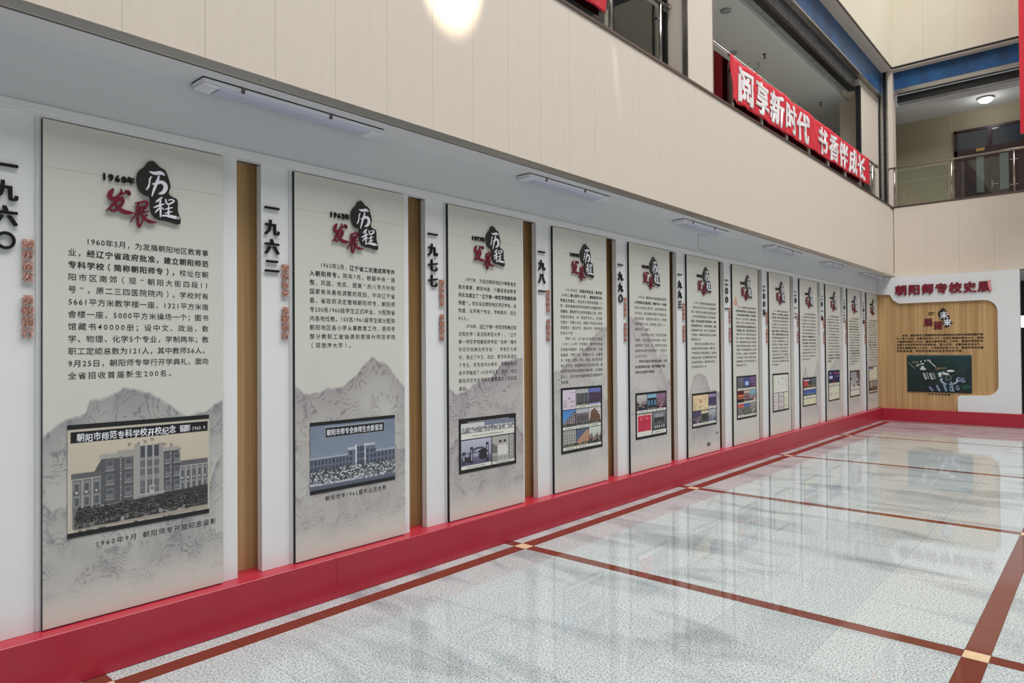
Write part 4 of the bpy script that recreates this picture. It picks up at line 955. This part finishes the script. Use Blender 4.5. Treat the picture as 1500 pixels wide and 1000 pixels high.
# ================================================================== EXHIBITION PANELS
XP = -3.863
YL = [.967, 2.316, 3.642, 4.965, 6.286, 7.600, 8.922, 10.235, 11.575, 12.926, 14.28, 15.650]
GRP = 'history display panels along the left wall'
XT = ['one sepia school photograph under ink hills', 'one blue grey group photograph', 'violet hills and three black framed photographs', 'a framed grid of nine building pictures',
      'a crimson booklet among its pictures', 'two small ink blots near the foot', 'a pale red blot and nine dark pictures', 'framed pale documents only',
      'a bright blue middle picture', 'a violet stage picture above a document', 'a pale grey hall picture', 'small pictures, touching the oak corner wall']
base_me = {}
for k in range(1, 13):
    y0 = YL[k-1]; L3 = left3(XP, y0)
    root = thing('display_panel', (XP, y0, .262), 'tall cream %s display panel with %s' % (NY[k-1], XT[k-1]), 'display panel', GRP)
    u1 = {1: .984, 2: .947, 3: .928, 4: .906, 12: .887}.get(k, .897)
    # white laminate carrier, with a shadow joint beside the printed board
    bd = MB().m(M['white']).box(-3.941, -3.889, y0-.211, y0-.030, .263, 2.738).box(-3.941, -3.894, y0-.030, y0-.022, .263, 2.738).box(-3.941, -3.886, y0-.022, y0-.003, .263, 2.738).box(-3.941, -3.889, y0-.003, y0+u1, .263, 2.738).obj('carrier_board', root)
    for q in (.12, .60): box('fixing_batten', (-4.008, -3.941, y0+q, y0+q+.08, .263, 2.738), M['white'], root)
    # printed board in two lengths (butt joint near the top), black edges
    for nm, z0, z1 in (('printed_board', .268, 2.5019), ('printed_board_top', 2.5026, 2.733)):
        m_ = MB().m(M['black']).box(-3.8885, XP-.0006, y0, y0+.885, z0, z1); m_.m(M['panelface']).box(XP-.0006, XP, y0+.0004, y0+.8846, z0+.0001, z1-.0001)
        o = m_.obj(nm, root)
        if nm == 'printed_board': pb = o
        else: pt = o
    # ink landscape
    stg, tint, cw, chh, zt = LAND[k]
    cv = Cv(cw, chh, seed=k); landscape(cv, zt, .270, RIDGE[k], stg, tint, 100+k)
    # fade top of the print into the plain board
    tz = np.linspace(0, 1, chh)[:, None, None]; a = np.clip(tz/.05, 0, 1); cv.a = cv.a*a+np.array((207, 206, 198))*(1-a)
    if k == 6:
        for (u_, v_, ru_, rv_) in ((.55, .38, .055, .028), (.80, .50, .035, .014)):
            cv.a[((cv.X-u_/.885)/(ru_/.885))**2+((cv.Y-(1-(v_-.27)/(zt-.27)))/(rv_/(zt-.27)))**2 < 1] = (96, 92, 96)
    canvas_obj('ink_landscape', cv, .001, .884, .270, zt, L3, .0005, M['printm'], pb)
    if k == 7:
        pz = smooth_poly([(.03, 2.19), (.06, 2.27), (.11, 2.30), (.15, 2.25), (.17, 2.18), (.12, 2.17)], 4)
        prism('red_blot', pz, L3, 0, .0006, mat('pale_red_patch', (204, 160, 148), .5), pb)  # pale red patch set flat on the board face
    # body text
    lines, pitch, size = BODIES[k]
    res = 2 if k <= 3 else 1
    its = layout(lines, .105, .80 if k != 1 else .803, 2.158, pitch, size, res)
    text('body_text', [i for i in its if i[1] != 2], left3(XP+.0011, y0), M['ink'], pb)
    if any(i[1] == 2 for i in its): text('bold_text', [i for i in its if i[1] == 2], left3(XP+.0012, y0), M['inkbold'], pb)
    # raised title
    z_off = 0 if k > 0 else 0
    sh_ = L3 if True else None
    prism('title_plate', smooth_poly(BLOB, 3), L3, .006, .014, M['plate'], root)
    for nm, stk, m_, d0, d1 in (('title_characters_white', CW, 'whiteletter', .014, .017), ('title_characters_red', CR, 'crimson', .006, .014)):
        V, F = brush(stk, left3(XP+d0, y0), d1-d0, 5 if k < 5 else 3)
        me = bpy.data.meshes.new(nm); me.from_pydata([tuple(v) for v in V], [], F); me.materials.append(M[m_]); link(nm, me, root)
    yr = NY[k-1]+'年'
    text('title_year', [(c, 5, 1, 2, .266+.0305*i if c != '年' else .391, 2.4985 if c != '年' else 2.499, .048 if c != '年' else .040, .048 if c != '年' else .040) for i, c in enumerate(yr)], left3(XP+.002, y0), M['blackletter'], root, .008)
    # vertical year and motto on the carrier
    LC = left3(-3.889, y0)
    for i, ch in enumerate(VY[k-1]):
        cz = 2.480-.1185*i-(.0 if ch != '〇' else -.002)
        s_ = .098
        if ch == '〇':
            ring = MB().m(M['blackletter']); n = 24; ro = (.040, .042); ri = (.027, .028)
            vs = []; 
            for q in range(n):
                a = 2*math.pi*q/n; cc, ss = math.cos(a), math.sin(a)
                for (rr, d) in ((ro, .014), (ri, .014), (ri, .004), (ro, .004)): vs.append(tuple(LC(-.144+rr[0]*cc, cz+rr[1]*ss, d)))
            fs = []
            for q in range(n):
                a_, b_ = q*4, ((q+1) % n)*4
                for e in range(4): fs.append((a_+e, a_+(e+1) % 4, b_+(e+1) % 4, b_+e))
            ring.add(vs, fs); ring.obj('year_character', bd)
        else:
            text('year_character', [(ch, 5, 1, 2, -.144, cz, s_, s_)], left3(-3.885, y0), M['blackletter'], bd, .010)
    for i, ch in enumerate('踔厉奋发 勇毅前行'):
        if ch != ' ': text('motto_character', [(ch, 0, 1, 1 if k > 3 else 2, -.055, 2.120-.0533*i, .055, .047)], left3(-3.884, y0), M['orange'], bd, .012)
    # pictures
    if k == 1:
        fr = box('picture_mount', (XP, XP+.003, y0+.103, y0+.803, .685, 1.241), M['black'], root)
        cv = Cv(290, 225, seed=11); pic_1960(cv); canvas_obj('photograph', cv, .103, .803, .685, 1.241, L3, .0036, M['photom'], fr)
        text('photo_inscription', [(c, 2, 0, 1, .160+.0368*i, 1.174-(.003 if i % 2 else -.002), .036, .044) for i, c in enumerate('朝阳市师范专科学校开校纪念')]+[(c, 2, 0, 1, .655+.028*i, 1.176, .034, .040) for i, c in enumerate('留影')]+[(c, 3, 0, 1, .712+.0125*i, 1.171, .026, .030) for i, c in enumerate('1960.9.')], left3(XP+.0044, y0), M['whiteletter'], fr)
        text('caption', layout(['1960年9月 朝阳师专开校纪念留影'], .225, .74, .632, .05, .0350, 2, 3), left3(XP+.0012, y0), M['ink'], pb)
    elif k == 2:
        fr = box('picture_mount', (XP, XP+.003, y0+.103, y0+.790, .676, 1.137), M['black'], root)
        cv = Cv(220, 170, seed=12); pic_1962(cv); canvas_obj('photograph', cv, .103, .790, .676, 1.137, L3, .0036, M['photom'], fr)
        text('photo_inscription', [(c, 2, 0, 1, .243+.0352*i, 1.062, .034, .044) for i, c in enumerate('朝阳市师专全体师生合影留念')], left3(XP+.0044, y0), M['whiteletter'], fr)
        text('caption', layout(['朝阳师专1962届毕业生合影'], .215, .66, .634, .05, .0355, 2, 3), left3(XP+.0012, y0), M['ink'], pb)
    else:
        zt_, zb_, w, h, cells = FR[k]
        fr = box('picture_mount', (XP, XP+.003, y0+.100, y0+.783, zb_, zt_), M['black'], root)
        for q, (cx0, cy0, cx1, cy1, fn) in enumerate(cells):
            W_, H_ = .683, zt_-zb_; cw_, ch_ = max(14, int(w*(cx1-cx0)*1.15)), max(12, int(h*(cy1-cy0)*1.25))
            cv = Cv(cw_, ch_, seed=k*20+q); fn(cv)
            canvas_obj('photograph', cv, .100+W_*cx0, .100+W_*cx1, zt_-H_*cy1, zt_-H_*cy0, L3, .0036, M['photom'], fr)
# carrier board left of the first panel belongs to the panel before it
MB().m(M['white']).box(-3.975, -3.889, -1.0, .60, .263, 2.738).obj('carrier_board', wl)

# ================================================================== BATTEN LIGHTS under the soffit
WHERE = ['nearest the camera', 'second from the camera', 'third from the camera', 'fourth from the camera', 'fifth from the camera', 'farthest, near the corner']
for i, y in enumerate((1.665, 4.44, 7.22, 9.98, 12.60, 15.03)):
    t = thing('batten_light', (-3.77, y+.61, 3.10), 'long white batten light on the left soffit, %s' % WHERE[i], 'light', 'batten lights under the left soffit')
    MB().m(M['blackmetal']).box(-3.838, -3.692, y, y+1.225, 3.096, 3.10).obj('gasket', t)
    MB().m(M['lampwhite']).box(-3.836, -3.695, y+.002, y+1.222, 3.076, 3.096).obj('tray', t, bevel=.004)
    MB().m(M['lampwhite']).box(-3.832, -3.699, y+.004, y+.10, 3.058, 3.078).obj('end_cap', t, bevel=.006)
    MB().m(M['lampwhite']).box(-3.832, -3.699, y+1.12, y+1.22, 3.058, 3.078).obj('end_cap', t, bevel=.006)
    d = MB().m(M['diffuser']); x0, x1 = -3.83, -3.701; P = [(x0, 3.078), (x0+.02, 3.058), (x1-.02, 3.058), (x1, 3.078)]
    ya, yb = y+.10, y+1.12
    d.add([(x, ya, z) for x, z in P]+[(x, yb, z) for x, z in P], [(0, 1, 5, 4), (1, 2, 6, 5), (2, 3, 7, 6)]); d.obj('diffuser', t)
    for q in (.22, .80): MB().m(M['darksteel']).box(-3.700, -3.690, y+q, y+q+.018, 3.066, 3.10).obj('clip', t)
t = thing('batten_light', (-3.71, 16.33, 3.10), 'short white batten light set crosswise at the inner corner of the soffit', 'light')
MB().m(M['blackmetal']).box(-3.80, -3.61, 16.30, 16.42, 3.096, 3.10).obj('gasket', t)
MB().m(M['lampwhite']).box(-3.80, -3.61, 16.31, 16.41, 3.055, 3.096).obj('tray', t, bevel=.008)

# ================================================================== RAILINGS
def rail(name, axis, fixed, s0, s1, posts, z0, ztop, label, flange=True, panes=None):
    P = (lambda s, d, z: (fixed+d, s, z)) if axis == 'y' else (lambda s, d, z: (s, fixed-d, z))
    org = P((s0+s1)/2, 0, z0); t = thing(name, org, label, 'railing', 'steel and glass gallery railings')
    MB().m(M['chrome']).tube([P(s0, 0, ztop), P(s1, 0, ztop)], .024, 12).obj('handrail', t, smooth=True)
    for s, e in ((s0, flange), (s1, flange)):
        if e: MB().m(M['chrome']).tube([P(s-.012, 0, ztop), P(s+.012, 0, ztop)], .048, 16).obj('wall_flange', t)
    for s in posts:
        MB().m(M['chrome']).tube([P(s, 0, z0), P(s, 0, ztop)], .019, 10).obj('post', t, smooth=True)
    ends = [s0+.03]+list(posts)+[s1-.03]
    for a, b in zip(ends[:-1], ends[1:]):
        if b-a < .3: continue
        p = P(a+.055, -.0, z0+.05); q = P(b-.055, .0, ztop-.09)
        lo = [min(p[i], q[i]) for i in range(3)]; hi = [max(p[i], q[i]) for i in range(3)]
        if axis == 'y': lo[0] -= .005; hi[0] += .005
        else: lo[1] -= .005; hi[1] += .005
        MB().m(M['glass']).box(lo[0], hi[0], lo[1], hi[1], lo[2], hi[2]).obj('glass_pane', t)
        for s, sg_ in ((a, .045), (b, -.045)):
            for zz in (z0+.18, ztop-.2): 
                c0 = P(s, 0, zz); c1 = P(s+sg_*1.5, 0, zz); MB().m(M['steel']).tube([c0, c1], .010, 8).obj('glass_clamp', t)
rail('railing', 'y', -3.83, -1.4, 7.12, [-.5, .55, 1.62, 2.7, 3.78, 4.86, 5.92, 6.95], 4.66, 5.55, 'steel and glass railing of the left gallery, left of the cream pillar')
rail('railing', 'y', -3.83, 7.84, 16.47, [7.95, 8.92, 9.95, 10.98, 12.03, 13.08, 14.14, 15.18, 16.12], 4.66, 5.55, 'steel and glass railing of the left gallery behind the long red banner')
rail('railing', 'x', 16.97, -3.69, 4.2, [-3.585, -2.51, -1.44, -.37, .7, 1.77, 2.84], 4.67, 5.56, 'steel and glass railing across the back gallery in front of the dark double door')

# ================================================================== BANNERS
def wave(s, z, a=.010):
    return a*(math.sin(s*5.1+z*3)+.6*math.sin(s*11.3-z*7)+.35*math.sin(s*23+z*15))
def banner(y0, y1, zt, zb, x, label, fold=None):
    t = thing('banner', (x, (y0+y1)/2, zb), label, 'banner')
    nx, nz = int((y1-y0)*22), 16; V = []; F = []
    def disp(y, z):
        d = wave(y, z)
        if fold: d += .035*math.exp(-((y-y0-.42)/.10)**2)*math.cos((z-zb)*4)+.03*math.exp(-((y-y0-.05)/.08)**2)
        return x+d
    for j in range(nz+1):
        for i in range(nx+1):
            f = i/nx; g = j/nz; y = y0+(y1-y0)*f
            sag = .012*math.sin(f*math.pi*7)**2
            zz = (zt(y)-sag)*(1-g)+zb_f(y)*g if callable(zt) else zt*(1-g)+zb*g
            V.append((disp(y, zz), y+.02*math.sin(zz*9)*(1 if i in (0, nx) else 0), zz))
    for j in range(nz):
        for i in range(nx):
            a = j*(nx+1)+i; F.append((a, a+nx+1, a+nx+2, a+1))
    me = bpy.data.meshes.new('cloth'); me.from_pydata(V, [], F); me.materials.append(M['cloth'])
    for p in me.polygons: p.use_smooth = True
    o = link('cloth', me, t); md = o.modifiers.new('thickness', 'SOLIDIFY'); md.thickness = .0015; md.offset = -1
    return t, disp
def zb_f(y): return 4.905+(y-8.73)*.010
bt, disp = banner(8.73, 15.62, lambda y: 5.515+(y-8.73)*.002, 4.90, -3.775, 'long red cloth banner with white characters hung on the left gallery railing', fold=True)
def cloth3(u, v, n):
    u = np.asarray(u, float); v = np.asarray(v, float); n = np.asarray(n, float)
    d = np.vectorize(disp)(u, v); return np.stack(np.broadcast_arrays(d+.0065+n, u, v), -1)
BS = '阅享新时代 书香伴成长'
for i, ch in enumerate(BS):
    if ch == ' ': continue
    cy = 9.235+.585*i if i < 5 else 12.58+.622*(i-6)
    text('banner_character', [(ch, 5, 0, 3, cy, 5.205+(cy-8.73)*.0045, .54, .50)], cloth3, M['clothwhite'], bt)
zb_keep = zb_f
def zb_f(y): return 4.97
bt2, disp2 = banner(-1.2, 5.74, lambda y: 5.515, 4.97, -3.775, 'end of a shorter red banner on the railing left of the cream pillar')
def cloth4(u, v, n):
    u = np.asarray(u, float); v = np.asarray(v, float); d = np.vectorize(disp2)(u, v); return np.stack(np.broadcast_arrays(d+.0065, u, v), -1)
text('banner_character', [('长', 2, 0, 3, 5.36, 5.235, .50, .46)], cloth4, M['clothwhite'], bt2)
# tall red banner hanging in the atrium at the right edge
hb = thing('banner', (-.55, 15.0, 5.3), 'tall red cloth banner hanging in the atrium at the right edge of the picture', 'banner')
V = []; F = []; nx, nz = 16, 60; xa = -1.174
for j in range(nz+1):
    for i in range(nx+1):
        x = xa+.9*i/nx; z = 5.34+5.6*j/nz; V.append((x, 15.0+.012*math.sin(x*9+z*1.3)+.008*math.sin(z*3), z))
for j in range(nz):
    for i in range(nx):
        a = j*(nx+1)+i; F.append((a, a+1, a+nx+2, a+nx+1))
me = bpy.data.meshes.new('cloth'); me.from_pydata(V, [], F); me.materials.append(M['cloth']); o = link('cloth', me, hb)
md = o.modifiers.new('thickness', 'SOLIDIFY'); md.thickness = .002
MB().m(M['blackmetal']).tube([(xa-.0, 15.0, 5.335), (xa+.9, 15.0, 5.335)], .012).obj('bottom_rod', hb)
MB().m(M['blackmetal']).tube([(xa-.02, 15.0, 10.95), (xa+.92, 15.0, 10.95)], .014).tube([(xa+.2, 15.0, 10.95), (xa+.2, 15.0, 11.6)], .004).tube([(xa+.7, 15.0, 10.95), (xa+.7, 15.0, 11.6)], .004).obj('top_rod', hb)

# ================================================================== GALLERY CEILING FITTINGS
cl = thing('ceiling_lamp', (-1.98, 17.75, 6.95), 'lit white glass bowl lamp on the ceiling of the back gallery corridor', 'light')
MB().m(M['steel']).lathe((-1.98, 17.75, 6.95), [(.0, 0), (.155, 0), (.155, -.03), (.14, -.035)], 28).obj('rim', cl, smooth=True)
MB().m(M['lampon']).lathe((-1.98, 17.75, 6.95), [(.142, -.03), (.135, -.06), (.10, -.095), (.05, -.115), (.001, -.12)], 28).obj('glass_bowl', cl, smooth=True)
pl = bpy.data.lights.new('corridor_lamp_light', 'POINT'); pl.energy = 5; pl.shadow_soft_size = .12; po = bpy.data.objects.new('corridor_lamp_light', pl); po.location = (-1.98, 17.75, 6.74); COL.objects.link(po)
for n, (x, y) in enumerate(((-5.05, 12.55), (-5.19, 15.21), (-5.06, 17.55))):
    t = thing('ring_lamp', (x, y, 6.95), 'thin wire ring lamp on the left gallery ceiling, %s along the red banner' % ('first', 'second', 'third')[n], 'light', 'wire ring lamps above the banner')
    pts = [(x+.17*math.cos(a), y+.17*math.sin(a), 6.87) for a in np.linspace(.6, 6.3, 26)]
    MB().m(M['chrome']).tube(pts, .005, 6).tube([pts[-1], (pts[-1][0]-.02, pts[-1][1]+.02, 6.95)], .005, 6).tube([pts[0], (pts[0][0], pts[0][1], 6.95)], .005, 6).obj('wire_ring', t)
    MB().m(M['lampwhite']).lathe((x, y, 6.95), [(.0, 0), (.05, 0), (.05, -.02), (.001, -.022)], 16).obj('ceiling_rose', t)
for n, (x, y) in enumerate(((-4.69, 12.35), (-4.72, 15.63))):
    t = thing('sprinkler', (x, y, 6.95), '%s dark sprinkler head on the left gallery ceiling above the banner' % ('nearer', 'farther')[n], 'sprinkler', 'sprinkler heads')
    MB().m(M['darksteel']).lathe((x, y, 6.95), [(.001, 0), (.035, 0), (.03, -.012), (.001, -.014)], 14).obj('escutcheon', t)
    MB().m(M['blackmetal']).tube([(x, y, 6.94), (x, y, 6.875)], .010, 8).box(x-.03, x+.03, y-.006, y+.006, 6.87, 6.876).box(x-.006, x+.006, y-.03, y+.03, 6.87, 6.876).obj('sprinkler_head', t)
for n, (x, y) in enumerate(((-4.53, 10.33), (-5.1, 11.9))):
    t = thing('ceiling_speaker', (x, y, 6.95), '%s round grey disc fitting on the left gallery ceiling near the pillar' % ('nearer', 'farther')[n], 'fitting', 'round ceiling fittings')
    MB().m(M['shutter']).lathe((x, y, 6.95), [(.0, -.002), (.085, -.002), (.085, -.022), (.07, -.03), (.001, -.032)], 20).obj('round_cover', t)
flush()
